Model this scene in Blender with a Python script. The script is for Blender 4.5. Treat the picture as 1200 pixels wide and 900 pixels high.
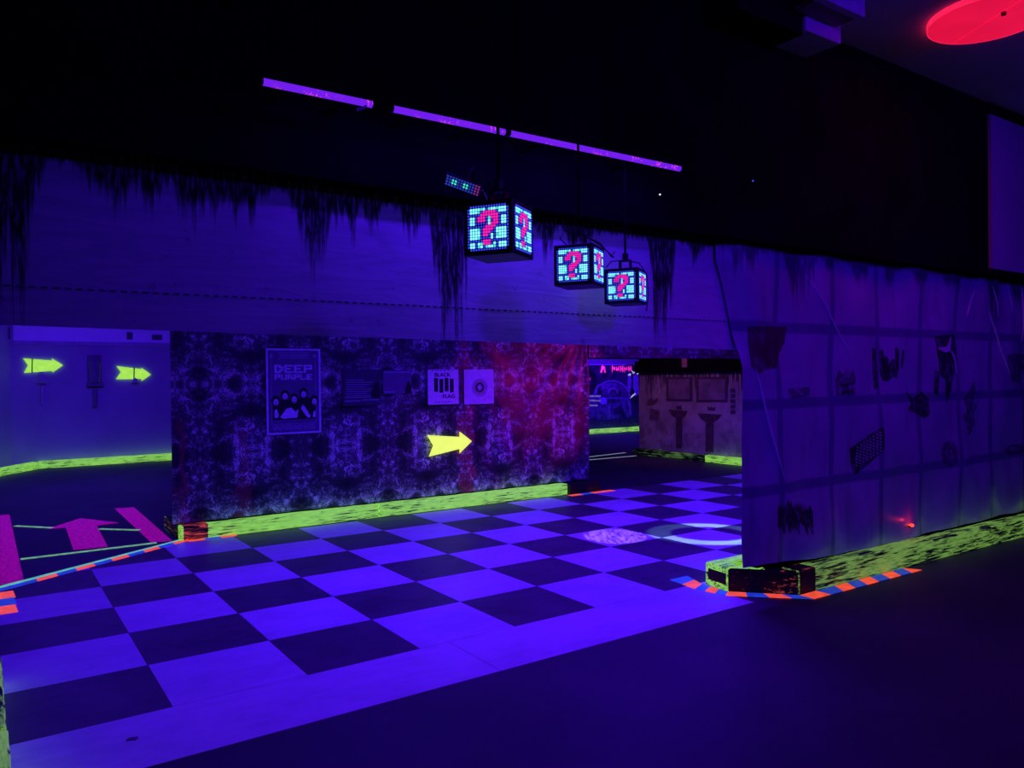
import bpy, math, random
from mathutils import Vector, Matrix

# ------------------------------------------------------------------ scene, camera, world, light
sc = bpy.context.scene
col = sc.collection
for o in list(bpy.data.objects):
    bpy.data.objects.remove(o)
random.seed(7)

sc.view_settings.view_transform = 'Standard'
sc.view_settings.look = 'None'
sc.view_settings.exposure = 0.0
sc.view_settings.gamma = 1.0
sc.view_settings.use_curve_mapping = False

# camera: eye height 1.64 m, 27 mm lens on a 36 mm sensor
CAM = Vector((-1.4721, -7.6551, 1.6378))
YAW, PITCH, ROLL = math.radians(34.658), math.radians(-0.410), math.radians(-0.649)
FWD = Vector((math.sin(YAW)*math.cos(PITCH), math.cos(YAW)*math.cos(PITCH), math.sin(PITCH)))
_r0 = Vector((math.cos(YAW), -math.sin(YAW), 0)); _u0 = _r0.cross(FWD)
RGT = math.cos(ROLL)*_r0 + math.sin(ROLL)*_u0
UPV = -math.sin(ROLL)*_r0 + math.cos(ROLL)*_u0
FPX = 900.2
cd = bpy.data.cameras.new('camera'); cam = bpy.data.objects.new('camera', cd); col.objects.link(cam)
cd.sensor_width = 36.0; cd.lens = FPX/1200*36.0; cd.clip_end = 200
m = Matrix((RGT, UPV, -FWD)).transposed().to_4x4(); m.translation = CAM
cam.matrix_world = m
sc.camera = cam

def on_y(x, y, Y):
    d = FWD + RGT*((x-600)/FPX) - UPV*((y-450)/FPX)
    return CAM + d*((Y-CAM.y)/d.y)
def on_x(x, y, X):
    d = FWD + RGT*((x-600)/FPX) - UPV*((y-450)/FPX)
    return CAM + d*((X-CAM.x)/d.x)
def on_z(x, y, Z=0.0):
    d = FWD + RGT*((x-600)/FPX) - UPV*((y-450)/FPX)
    return CAM + d*((Z-CAM.z)/d.z)

w = bpy.data.worlds.new('world'); sc.world = w; w.use_nodes = True
w.node_tree.nodes['Background'].inputs[0].default_value = (0.05, 0.0, 1.0, 1)
w.node_tree.nodes['Background'].inputs[1].default_value = 0.012

UV = (0.062, 0.002, 1.0)          # black light: deep violet blue
def area(name, loc, aim, sx, sy, power, color, spread=180):
    l = bpy.data.lights.new(name, 'AREA'); l.shape = 'RECTANGLE'; l.size = sx; l.size_y = sy
    l.energy = power; l.color = color; l.spread = math.radians(spread)
    o = bpy.data.objects.new(name, l); col.objects.link(o); o.location = loc
    d = Vector(aim)-Vector(loc)
    # local x stays along the world x axis
    z = -d.normalized(); x = Vector((1, 0, 0)); x = (x - z*x.dot(z)).normalized(); y = z.cross(x)
    mm = Matrix((x, y, z)).transposed().to_4x4(); mm.translation = loc
    o.matrix_world = mm
    return o
def spot(name, loc, aim, deg, blend, power, color, rad=0.02):
    l = bpy.data.lights.new(name, 'SPOT'); l.spot_size = math.radians(deg); l.spot_blend = blend
    l.energy = power; l.color = color; l.shadow_soft_size = rad
    o = bpy.data.objects.new(name, l); col.objects.link(o); o.location = loc
    o.rotation_euler = (Vector(aim)-Vector(loc)).to_track_quat('-Z', 'Y').to_euler()
    return o
def point(name, loc, power, color, rad=0.03):
    l = bpy.data.lights.new(name, 'POINT'); l.energy = power; l.color = color; l.shadow_soft_size = rad
    o = bpy.data.objects.new(name, l); col.objects.link(o); o.location = loc
    return o

# black light bars over the track, behind the hanging header (their housings are built further down)
ARENA_BARS = [(1.2, -2.3, 2.9, 78), (4.2, -2.0, 2.9, 130), (7.4, -0.6, 2.9, 62), (0.0, 5.6, 2.95, 130), (-0.6, 2.9, 2.95, 75), (13.2, 7.2, 2.9, 165)]
for x, y, z, p in ARENA_BARS:
    aim = (x, y, 0) if y < 5 else (x, y+2.6, 0.0)      # the two in the back lanes are turned to their back walls
    area('black_light_beam', (x, y, z-0.045), aim, 1.2, 0.07, p, UV)
# black light bars on the black upper wall, turned to the printed header below them
for xa, xb, p in ((-0.49, 0.03, 0.9), (0.1, 0.76, 3.0), (0.79, 2.04, 6.5)):
    area('black_light_beam', ((xa+xb)/2, -4.42, 2.875), ((xa+xb)/2, -4.0, 1.9), xb-xa, 0.03, p, UV)
# black light floods on the ceiling of the visitors' side
FLOODS = [((1.6, -9.6, 4.05), (2.2, -4.0, 2.1), 34), ((6.0, -8.2, 4.05), (5.2, -4.0, 1.9), 21)]
for loc, aim, p in FLOODS:
    area('black_light_beam', loc, aim, 0.5, 0.3, p, UV, 105)
# red and pink effect lamps
RED_PAR = ((7.9, -1.3, 2.75), (4.85, 0.92, 1.25))
spot('red_beam', RED_PAR[0], RED_PAR[1], 34, 0.8, 190, (1.0, 0.02, 0.22), 0.04)
PINK_PAR = ((3.0, -3.0, 2.75), (3.86, -1.77, 0.0))
PINK = spot('pink_beam', PINK_PAR[0], PINK_PAR[1], 12.5, 0.3, 190, (1.0, 0.42, 0.62), 0.01)
RING_PAR = ((5.6, -3.2, 2.75), (4.74, -2.27, 0.0))
RING = spot('ring_beam', RING_PAR[0], RING_PAR[1], 24, 0.05, 420, (0.30, 0.62, 1.0), 0.004)
MAUVE_PAR = ((8.0, 3.0, 2.8), (10.04, 2.9, 1.0))
spot('mauve_beam', MAUVE_PAR[0], MAUVE_PAR[1], 95, 0.8, 36, (0.80, 0.16, 1.0), 0.05)

# ------------------------------------------------------------------ material helpers
class NT:
    def __init__(s, name):
        s.m = bpy.data.materials.new(name); s.m.use_nodes = True
        s.t = s.m.node_tree; s.n = s.t.nodes; s.l = s.t.links
        s.b = s.n['Principled BSDF']; s.tc = None
    def _set(s, sock, v):
        if isinstance(v, bpy.types.NodeSocket): s.l.new(v, sock)
        elif isinstance(v, tuple) and len(v) == 3 and sock.type == 'RGBA': sock.default_value = (*v, 1)
        else: sock.default_value = v
    def coord(s, kind='Object'):
        if s.tc is None: s.tc = s.n.new('ShaderNodeTexCoord')
        return s.tc.outputs[kind]
    def pos(s):
        return s.n.new('ShaderNodeNewGeometry').outputs['Position']
    def sep(s, v):
        x = s.n.new('ShaderNodeSeparateXYZ'); s.l.new(v, x.inputs[0]); return x.outputs
    def comb(s, x=0.0, y=0.0, z=0.0):
        c = s.n.new('ShaderNodeCombineXYZ')
        for i, v in enumerate((x, y, z)): s._set(c.inputs[i], v)
        return c.outputs[0]
    def m_(s, op, a, b=0.0, c=0.0, clamp=False):
        k = s.n.new('ShaderNodeMath'); k.operation = op; k.use_clamp = clamp
        for i, v in enumerate((a, b, c)): s._set(k.inputs[i], v)
        return k.outputs[0]
    def noise(s, v, scale, detail=3.0, rough=0.55, dist=0.0):
        k = s.n.new('ShaderNodeTexNoise'); s.l.new(v, k.inputs['Vector'])
        k.inputs['Scale'].default_value = scale; k.inputs['Detail'].default_value = detail
        k.inputs['Roughness'].default_value = rough; k.inputs['Distortion'].default_value = dist
        return k.outputs['Fac']
    def vor(s, v, scale, feat='F1', rnd=1.0):
        k = s.n.new('ShaderNodeTexVoronoi'); k.feature = feat; s.l.new(v, k.inputs['Vector'])
        k.inputs['Scale'].default_value = scale; k.inputs['Randomness'].default_value = rnd
        return k.outputs['Distance']
    def step(s, v, lo, hi, a=0.0, b=1.0):
        k = s.n.new('ShaderNodeMapRange'); k.interpolation_type = 'SMOOTHSTEP'
        s._set(k.inputs['Value'], v)
        for nm, q in (('From Min', lo), ('From Max', hi), ('To Min', a), ('To Max', b)): s._set(k.inputs[nm], q)
        return k.outputs['Result']
    def mix(s, f, a, b):
        k = s.n.new('ShaderNodeMix'); k.data_type = 'RGBA'
        s._set(k.inputs[0], f); s._set(k.inputs[6], a); s._set(k.inputs[7], b)
        return k.outputs[2]
    def scale(s, v, sx, sy, sz):
        k = s.n.new('ShaderNodeVectorMath'); k.operation = 'MULTIPLY'; s.l.new(v, k.inputs[0])
        k.inputs[1].default_value = (sx, sy, sz); return k.outputs[0]
    def bump(s, h, strength=0.3, dist=0.01):
        k = s.n.new('ShaderNodeBump'); k.inputs['Strength'].default_value = strength
        k.inputs['Distance'].default_value = dist; s.l.new(h, k.inputs['Height'])
        s.l.new(k.outputs[0], s.b.inputs['Normal'])
    def fin(s, base=None, rough=0.6, emit=None, es=0.0, spec=0.3, coat=0.0, coatr=0.2):
        if base is not None: s._set(s.b.inputs['Base Color'], base)
        s._set(s.b.inputs['Roughness'], rough)
        s.b.inputs['Specular IOR Level'].default_value = spec
        s.b.inputs['Coat Weight'].default_value = coat; s.b.inputs['Coat Roughness'].default_value = coatr
        if emit is not None:
            s._set(s.b.inputs['Emission Color'], emit); s._set(s.b.inputs['Emission Strength'], es)
        return s.m

MATS = {}
def flat(name, base, rough=0.65, emit=None, es=0.0, spec=0.25, var=0.12, sc_=14.0):
    """plain paint or plastic with a little grain"""
    if name in MATS: return MATS[name]
    k = NT(name)
    n = k.noise(k.coord(), sc_, 4)
    f = k.step(n, 0.3, 0.75)
    d = tuple(c*(1-var) for c in base); b = tuple(min(1, c*(1+var)) for c in base)
    if emit is not None:
        e1 = tuple(c*(1-var) for c in emit); e2 = tuple(c*(1+var) for c in emit)
        MATS[name] = k.fin(k.mix(f, d, b), rough, k.mix(f, e1, e2), es, spec)
    else:
        MATS[name] = k.fin(k.mix(f, d, b), rough, None, 0, spec)
    return MATS[name]

def worn_paint(name, paint, glow, bare, thr, es, sx=2.2, spread=0.10):
    """fluorescent paint, scratched along the timber (local x)"""
    k = NT(name)
    v = k.coord()
    n1 = k.noise(k.scale(v, sx, 16, 30), 1.6, 6, 0.68, 0.4)
    n2 = k.noise(k.scale(v, 1.2, 3, 3), 1.1, 3)
    n3 = k.noise(k.scale(v, 9, 40, 40), 1.0, 3, 0.6)
    t = k.m_('ADD', k.m_('MULTIPLY', n1, 0.72), k.m_('MULTIPLY', n2, 0.28))
    f = k.step(t, thr, thr+spread)
    g = k.m_('MULTIPLY', f, k.step(n3, 0.25, 0.65, 0.62, 1.0))
    c = k.mix(g, bare, paint); e = k.mix(g, (0.0, 0.0, 0.0), glow)
    k.bump(n1, 0.35, 0.006)
    return k.fin(c, 0.6, e, es, 0.25)

KERB = worn_paint('fluorescent_green_timber', (0.35, 0.7, 0.12), (0.30, 0.78, 0.07), (0.03, 0.03, 0.04), 0.40, 0.80)
KERB_OLD = worn_paint('scuffed_green_timber', (0.3, 0.6, 0.12), (0.24, 0.52, 0.06), (0.025, 0.025, 0.03), 0.445, 0.50, 2.6, 0.09)
KERB_BLACK = worn_paint('tyre_blackened_timber', (0.25, 0.1, 0.06), (0.55, 0.07, 0.03), (0.012, 0.012, 0.014), 0.565, 0.5)
KERB_RED = worn_paint('scraped_red_timber_end', (0.6, 0.12, 0.08), (0.72, 0.08, 0.05), (0.02, 0.015, 0.02), 0.47, 0.75)
KERB_DIM = worn_paint('dull_green_timber', (0.2, 0.45, 0.1), (0.10, 0.25, 0.03), (0.012, 0.012, 0.015), 0.50, 0.5)

ORANGE = flat('fluorescent_orange_tape', (0.7, 0.12, 0.06), 0.55, (0.95, 0.085, 0.03), 0.85, var=0.18)
BLUET = flat('blue_tape', (0.1, 0.2, 0.75), 0.55, (0.012, 0.045, 0.26), 0.8, var=0.2)
GREENT = flat('pale_green_tape', (0.3, 0.7, 0.4), 0.55, (0.13, 0.62, 0.25), 0.72, var=0.2)
LIMET = flat('lime_floor_line', (0.3, 0.7, 0.3), 0.6, (0.22, 0.60, 0.10), 0.55, var=0.3)
PALET = flat('pale_lilac_tape', (0.6, 0.6, 0.7), 0.6, (0.26, 0.34, 0.42), 0.6, var=0.2)
YELLOW = flat('fluorescent_yellow_board', (0.6, 0.8, 0.1), 0.6, (0.80, 1.0, 0.09), 0.98, var=0.06)
LIMEB = flat('fluorescent_lime_board', (0.5, 0.8, 0.1), 0.6, (0.42, 0.90, 0.05), 0.88, var=0.12)
BLACK = flat('matt_black', (0.006, 0.006, 0.008), 0.85, spec=0.04)
BLACKP = flat('black_plastic', (0.012, 0.012, 0.016), 0.45, spec=0.4)
DKMETAL = flat('dark_powder_coat', (0.02, 0.02, 0.025), 0.5, spec=0.3)

def magenta_mat():
    k = NT('magenta_floor_paint')
    n = k.noise(k.coord(), 26, 5, 0.7); f = k.step(n, 0.35, 0.62)
    return k.fin(k.mix(f, (0.25, 0.01, 0.15), (0.5, 0.02, 0.3)), 0.7, k.mix(f, (0.13, 0.0, 0.095), (0.32, 0.002, 0.20)), 0.8)
MAGENTA = magenta_mat()

# ------------------------------------------------------------------ mesh helpers
def tag(o, label=None, cat=None, group=None, kind=None):
    if label: o['label'] = label
    if cat: o['category'] = cat
    if group: o['group'] = group
    if kind: o['kind'] = kind
    return o
def link(name, me, mats, parent=None, smooth=False):
    if not isinstance(mats, (list, tuple)): mats = [mats]
    for k in mats: me.materials.append(k)
    if smooth:
        for p in me.polygons: p.use_smooth = True
    o = bpy.data.objects.new(name, me); col.objects.link(o)
    if parent: o.parent = parent
    return o
def empty(name, loc=(0, 0, 0), rz=0.0):
    o = bpy.data.objects.new(name, None); o.empty_display_size = 0.1; col.objects.link(o)
    o.location = loc; o.rotation_euler = (0, 0, rz); return o

class MB:
    """collects quads / prisms / tubes into one mesh"""
    def __init__(s): s.v = []; s.f = []; s.mi = []; s.cur = 0
    def face(s, pts):
        b = len(s.v); s.v += [tuple(p) for p in pts]; s.f.append(tuple(range(b, b+len(pts)))); s.mi.append(s.cur)
    def idx(s, pts, faces):
        b = len(s.v); s.v += [tuple(p) for p in pts]
        for f in faces: s.f.append(tuple(b+i for i in f)); s.mi.append(s.cur)
    def box(s, a, b, bev=0.0):
        x0, y0, z0 = a; x1, y1, z1 = b
        x0, x1 = min(x0, x1), max(x0, x1); y0, y1 = min(y0, y1), max(y0, y1); z0, z1 = min(z0, z1), max(z0, z1)
        if bev <= 0:
            s.idx([(x0,y0,z0),(x1,y0,z0),(x1,y1,z0),(x0,y1,z0),(x0,y0,z1),(x1,y0,z1),(x1,y1,z1),(x0,y1,z1)],
                  [(0,3,2,1),(4,5,6,7),(0,1,5,4),(1,2,6,5),(2,3,7,6),(3,0,4,7)])
        else:
            P = []; e = bev
            for zz, q in ((z0, e), (z0+e, 0), (z1-e, 0), (z1, e)):
                P += [(x0+q+ (e if q == 0 else 0), y0+q, zz), (x1-q-(e if q == 0 else 0), y0+q, zz), (x1-q, y0+q+(e if q == 0 else 0), zz), (x1-q, y1-q-(e if q == 0 else 0), zz),
                      (x1-q-(e if q == 0 else 0), y1-q, zz), (x0+q+(e if q == 0 else 0), y1-q, zz), (x0+q, y1-q-(e if q == 0 else 0), zz), (x0+q, y0+q+(e if q == 0 else 0), zz)]
            F = [tuple(range(7, -1, -1)), tuple(range(24, 32))]
            for k in range(3):
                for i in range(8):
                    j = (i+1) % 8; F.append((k*8+i, k*8+j, (k+1)*8+j, (k+1)*8+i))
            s.idx(P, F)
        return s
    def prism(s, pts, d):
        """planar polygon pts, extruded by vector d"""
        n = len(pts); d = Vector(d)
        P = [Vector(p) for p in pts]; Q = [p+d for p in P]
        nrm = Vector((0, 0, 0))
        for i in range(n): nrm += P[i].cross(P[(i+1) % n])
        flip = nrm.dot(d) > 0
        F = [tuple(range(n)) if not flip else tuple(range(n-1, -1, -1)), tuple(range(2*n-1, n-1, -1)) if not flip else tuple(range(n, 2*n))]
        for i in range(n):
            j = (i+1) % n
            F.append((i, i+n, j+n, j) if not flip else (i, j, j+n, i+n))
        s.idx(P+Q, F); return s
    def tube(s, path, rad, n=8, cap=True):
        path = [Vector(p) for p in path]; rings = []
        rads = rad if isinstance(rad, (list, tuple)) else [rad]*len(path)
        for i, p in enumerate(path):
            t = (path[min(i+1, len(path)-1)]-path[max(i-1, 0)]).normalized()
            a = Vector((0, 0, 1)) if abs(t.z) < 0.9 else Vector((1, 0, 0))
            u = t.cross(a).normalized(); v = t.cross(u)
            rings.append([p + rads[i]*(math.cos(2*math.pi*k/n)*u + math.sin(2*math.pi*k/n)*v) for k in range(n)])
        F = []
        for i in range(len(path)-1):
            for k in range(n):
                j = (k+1) % n; F.append((i*n+k, i*n+j, (i+1)*n+j, (i+1)*n+k))
        if cap: F += [tuple(range(n)), tuple(range(len(path)*n-1, (len(path)-1)*n-1, -1))]
        s.idx([q for r in rings for q in r], F); return s
    def disc(s, c, r, ax, ay, n=32, r2=None, d=None):
        """ring or disc in the plane (ax, ay), extruded by d"""
        c = Vector(c); ax = Vector(ax); ay = Vector(ay); r2 = r if r2 is None else r2
        s.prism([c+ax*(r*math.cos(2*math.pi*k/n))+ay*(r2*math.sin(2*math.pi*k/n)) for k in range(n)], d); return s
    def ring(s, c, ro, ri, ax, ay, d, n=32):
        c = Vector(c); ax = Vector(ax); ay = Vector(ay); d = Vector(d)
        for k in range(n):
            a, b = 2*math.pi*k/n, 2*math.pi*(k+1)/n
            q = [c+ax*(r*math.cos(t))+ay*(r*math.sin(t)) for r, t in ((ro, a), (ro, b), (ri, b), (ri, a))]
            s.prism(q, d)
        return s
    def build(s, name, mats, parent=None, smooth=False):
        me = bpy.data.meshes.new(name); me.from_pydata(s.v, [], s.f); me.update()
        o = link(name, me, mats, parent, smooth)
        if max(s.mi or [0]) > 0: me.polygons.foreach_set('material_index', s.mi)
        return o

def box_obj(name, a, b, mat, parent=None, bev=0.0): return MB().box(a, b, bev).build(name, mat, parent)

def text_mesh(body, size, mat, name, parent, origin, ax, ay, depth=0.002, bold=0.0, width=None, spacing=1.0):
    cu = bpy.data.curves.new(name, 'FONT'); cu.body = body; cu.size = size; cu.offset = bold
    cu.align_x = 'LEFT'; cu.space_character = spacing; cu.resolution_u = 3; cu.extrude = depth/2
    t = bpy.data.objects.new(name, cu); col.objects.link(t)
    dg = bpy.context.evaluated_depsgraph_get()
    me = bpy.data.meshes.new_from_object(t.evaluated_get(dg)); bpy.data.objects.remove(t)
    if width:
        xs = [v.co.x for v in me.vertices]; s_ = width/(max(xs)-min(xs)); x0 = min(xs)
    else: s_ = 1.0; x0 = 0.0
    ax = Vector(ax); ay = Vector(ay); n = ax.cross(ay); og = Vector(origin)
    for v in me.vertices:
        c = v.co.copy(); v.co = og + ax*((c.x-x0)*s_) + ay*c.y + n*c.z
    me.materials.clear()
    return link(name, me, mat, parent)

XA, YA, ZA = Vector((1, 0, 0)), Vector((0, 1, 0)), Vector((0, 0, 1))

# ------------------------------------------------------------------ setting: floor
def floor_mat():
    k = NT('dark_sealed_concrete')
    n = k.noise(k.coord(), 1.1, 5, 0.6); n2 = k.noise(k.coord(), 60, 3)
    f = k.step(n, 0.35, 0.7)
    k.bump(n2, 0.12, 0.003)
    return k.fin(k.mix(f, (0.050, 0.045, 0.055), (0.075, 0.066, 0.08)), 0.6, None, 0, 0.2)
T = 0.7
floor = box_obj('floor', (-14, -14, -0.15), (20, 14, 0.0), floor_mat())
tag(floor, 'dark sealed concrete floor running under the whole hall', 'floor', kind='structure')

def tile_mat(name, lo, hi, sc_, rough):
    k = NT(name); v = k.pos()
    n = k.noise(v, sc_, 5, 0.6, 0.5); n2 = k.noise(k.scale(v, 2.0, 9.0, 1), 1.4, 5, 0.7, 1.0)
    f = k.step(k.m_('ADD', k.m_('MULTIPLY', n, .6), k.m_('MULTIPLY', n2, .4)), 0.36, 0.58)
    return k.fin(k.mix(f, lo, hi), rough, None, 0, 0.2)
TLIGHT = tile_mat('white_track_tile', (0.70, 0.68, 0.74), (0.86, 0.84, 0.88), 2.3, 0.5)
TDARK = tile_mat('black_track_tile', (0.070, 0.058, 0.075), (0.115, 0.095, 0.115), 3.0, 0.5)
# the taped edge of the start lane cuts the tiles off on a slant
LA, LB = Vector((-1.42, -0.31)), Vector((0.26, 0.845))
LD = (LB-LA).normalized(); LN = Vector((-LD.y, LD.x))
def clip(poly, p0, n):
    out = []
    for i in range(len(poly)):
        a, b = poly[i], poly[(i+1) % len(poly)]
        da, db = (a-p0).dot(n), (b-p0).dot(n)
        if da <= 0: out.append(a)
        if da*db < 0: out.append(a+(b-a)*(da/(da-db)))
    return out
sq = {}
g = 0.002
for i in range(-2, 14):
    for j in range(-1, 5):
        x0, x1, y1, y0 = i*T+g, (i+1)*T-g, -j*T-g, -(j+1)*T+g
        P = [Vector((x0, y0)), Vector((x1, y0)), Vector((x1, y1)), Vector((x0, y1))]
        dark = (i+j) % 2 == 0
        Q = clip(P, LA, LN)
        if len(Q) < 3: continue
        if max((p-LA).dot(LN) for p in P) <= 0:
            key = dark
            if key not in sq:
                mb = MB().box((g, g, -0.004), (T-g, T-g, 0.004)); me = bpy.data.meshes.new('tile'); me.from_pydata(mb.v, [], mb.f)
                me.materials.append(TDARK if dark else TLIGHT); sq[key] = me
            o = bpy.data.objects.new('tile', sq[key]); col.objects.link(o); o.parent = floor
            o.location = (i*T, -(j+1)*T, 0)
        else:
            MB().prism([(p.x, p.y, 0.004) for p in Q], (0, 0, -0.008)).build('tile', TDARK if dark else TLIGHT, floor)
# unpatterned white strip along the front of the chequered track
for k, (xa, xb) in enumerate(((-1.4, 0.9), (0.9, 3.1))):
    box_obj('border_tile', (xa+g, -4.085, -0.004), (xb-g, -5*T-g, 0.004), TLIGHT, floor)
MB().prism([(3.1, -3.5-g, .004), (3.4, -3.5-g, .004), (3.1, -3.72, .004)], (0, 0, -.008)).build('border_tile', TLIGHT, floor)
# a dark scuff left by a tyre on the border
mb = MB()
c = on_z(154, 866, .0046)
mb.prism([(c.x+.035*math.cos(t)*random.uniform(.6, 1.3), c.y+.022*math.sin(t)*random.uniform(.6, 1.3), .0042) for t in [k*math.pi/5 for k in range(10)]], (0, 0, .0006))
mb.build('scuff_mark', flat('rubber_scuff', (0.12, 0.11, 0.13)), floor)

# ------------------------------------------------------------------ setting: ceiling and walls
def plaster(name, lo, hi, sc_=2.0, rough=0.75, spec=0.15):
    k = NT(name); v = k.pos(); n = k.noise(v, sc_, 5, 0.6)
    k.bump(k.noise(v, 40, 3), 0.08, 0.003)
    return k.fin(k.mix(k.step(n, .35, .65), lo, hi), rough, None, 0, spec)
CEILM = plaster('grey_ceiling', (0.66, 0.60, 0.68), (0.74, 0.68, 0.76))
ceil = box_obj('ceiling', (-14, -14, 4.27), (20, 14, 4.4), CEILM); tag(ceil, 'dim grey ceiling with a round red spot of light', 'ceiling', kind='structure')
UPB = plaster('black_painted_board', (0.0035, 0.0035, 0.0045), (0.006, 0.006, 0.0075), 2.0, 0.95, 0.03)
upper = box_obj('wall_upper', (-9, -4.14, 2.60), (6.62, -3.9, 4.27), UPB)
tag(upper, 'black painted upper wall above the hanging header', 'wall', kind='structure')
PALEW = plaster('pale_painted_board', (0.36, 0.30, 0.40), (0.42, 0.36, 0.46), 0.8)
ur = box_obj('wall_upper_right', (6.62, -4.17, 2.655), (12, -3.9, 4.15), PALEW)
tag(ur, 'pale board wall above the draped sheet, under the ceiling edge', 'wall', kind='structure')
box_obj('edge_trim', (6.62, -4.16, 2.60), (12, -3.9, 2.655), UPB, ur)
box_obj('edge_trim', (6.62, -4.16, 4.15), (12, -3.9, 4.27), UPB, ur)

STAINS = [(-1.9, .3, .7), (-1.40, .11, .74), (-0.95, .14, .22), (-0.70, .04, .30), (-0.55, .16, .24), (-0.13, .07, .42), (0.02, .10, .25), (0.18, .05, .22),
          (0.42, .06, .24), (0.66, .105, .86), (0.9, .05, .2), (1.31, .05, .30), (1.55, .1, .2), (2.28, .10, .80), (2.62, .05, .18), (3.0, .05, .28), (3.14, .05, .22),
          (3.74, .15, .46), (4.1, .06, .16), (4.55, .12, .22), (5.05, .06, .26), (5.5, .12, .20), (6.1, .15, .2), (6.9, .09, .5), (7.5, .1, .3)]
X0, X1 = -3.0, 8.0
def stain_nodes(k, top=2.60):
    """black drips: a curve gives the drip length along x, streaky noise frays it"""
    p = k.sep(k.pos())
    fx = k.m_('DIVIDE', k.m_('SUBTRACT', p[0], X0), X1-X0)
    fc = k.n.new('ShaderNodeFloatCurve'); k.l.new(fx, fc.inputs['Value'])
    cv = fc.mapping.curves[0]
    pts = [(0.0, 0.06)]
    for x, hw, L in STAINS:
        pts += [(x-hw*1.25, 0.07), (x-hw*.8, L), (x+hw*.8, L*.95), (x+hw*1.25, 0.07)]
    pts.append((X1, 0.06))
    cl = []; last = -9
    for x, y in pts:
        x = (x-X0)/(X1-X0) if x > 0.0001 or x < 0 else 0.0 if (x, y) == (0.0, 0.06) and not cl else (x-X0)/(X1-X0)
        if x <= last+1e-4: x = last+2e-4
        last = x; cl.append((min(max(x, 0), 1), y))
    while len(cv.points) < len(cl): cv.points.new(0.5, 0.5)
    for q, (x, y) in zip(cv.points, cl): q.location = (x, y); q.handle_type = 'VECTOR'
    fc.mapping.update()
    L = fc.outputs[0]
    v = k.pos()
    s1 = k.noise(k.scale(v, 34, 1, 1.1), 1.0, 4, 0.7)
    s2 = k.noise(k.scale(v, 60, 1, 9), 1.0, 3, 0.7)
    Ls = k.m_('MULTIPLY', L, k.step(s1, 0.25, 0.75, 0.35, 1.35))
    depth = k.m_('SUBTRACT', top, p[2])
    r = k.m_('DIVIDE', depth, Ls)
    mk = k.step(r, 0.55, 1.15, 1.0, 0.0)
    return k.m_('MULTIPLY', mk, k.step(s2, 0.30, 0.55, 0.45, 1.0)), p

def header_mat():
    k = NT('stained_canvas'); st, p = stain_nodes(k)
    v = k.pos()
    cr = k.noise(k.scale(v, 1.2, 1, 9), 1.6, 6, 0.62, 1.6)
    big = k.noise(v, 0.9, 3)
    base = k.mix(k.step(cr, 0.3, 0.7), (0.50, 0.46, 0.56), (0.66, 0.60, 0.70))
    base = k.mix(k.m_('MULTIPLY', k.step(big, .35, .65), 0.25), base, (0.40, 0.36, 0.46))
    spk = k.m_('MULTIPLY', k.step(k.noise(v, 9.0, 5, 0.75), 0.60, 0.68), 0.45)
    base = k.mix(spk, base, (0.10, 0.09, 0.12))
    k.bump(cr, 0.35, 0.02)
    return k.fin(k.mix(st, base, (0.012, 0.011, 0.016)), 0.7, None, 0, 0.15)
def sheet_grid(name, x0f, x1, z0, z1, yf, nx, nz, mat, parent=None, flip=False):
    V = []; F = []
    for j in range(nz+1):
        z = (z1 if callable(z0) else z0+(z1-z0)*j/nz)
        a = x0f(z) if callable(x0f) else x0f
        for i in range(nx+1):
            x = a+(x1-a)*i/nx
            if callable(z0): z = z0(x)+(z1-z0(x))*j/nz
            V.append((x, yf(x, z), z))
    for j in range(nz):
        for i in range(nx):
            q = j*(nx+1)+i; F.append((q, q+1, q+nx+2, q+nx+1))
    me = bpy.data.meshes.new(name); me.from_pydata(V, [], F); me.update()
    return link(name, me, mat, parent, True)
def hdr_y(x, z): return -4.0 + 0.006*math.sin(x*3.1+z*2) + 0.004*math.sin(x*7.3-z*5)
header = sheet_grid('wall_header', -9, 9.0, lambda x: 1.858-0.0105*x, 2.62, hdr_y, 240, 14, header_mat())
tag(header, 'stained canvas header hanging across the hall above the track', 'wall', kind='structure')
box_obj('batten', (-9, -3.985, 1.97), (9, -3.94, 2.6), BLACK, header)
# dashed seam stitched along the header
mb = MB(); x = -2.4
while x < 3.0:
    for_y = hdr_y(x, 2.03)-0.004
    mb.box((x, for_y-0.0015, 2.027), (x+0.022, for_y+0.004, 2.0335)); x += 0.042
tag(mb.build('seam_stitching', flat('dark_thread', (0.09, 0.08, 0.11)), header), kind='stuff')

# centre wall and its printed cloth
wc = box_obj('wall_center', (0.345, 0.99, 0.0), (5.80, 1.06, 2.75), BLACK)
tag(wc, 'low partition wall behind the patterned cloth', 'wall', kind='structure')
def cloth_y(x, z):
    y = 0.925 + 0.006*math.sin(x*2.3+1.1*z) + 0.004*math.sin(x*5.1-2*z)
    # swags hanging to the right: folds fan out from the upper right corner
    if x > 3.5:
        a = min(1.0, (x-3.5)/0.6)
        px_, pz = 5.75-x, 2.35-z
        th = math.atan2(px_, max(pz, 1e-3)); r = math.hypot(px_, pz)
        y += a*0.022*math.sin(th*24+0.5*r)*min(1, r/0.5)*(1.0 if th < .9 else max(.25, 1-(th-.9)*1.5))
        y += a*0.016*math.sin(7.0*(z-0.5-1.9*(x-4.75)**2))*math.exp(-((x-4.75)/.8)**2)
    y += 0.014*math.exp(-((x-3.72-0.05*math.sin(z*2))/0.05)**2)*-1
    return max(0.903 if x < 3.85 else 0.865, min(0.985, y))
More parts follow.
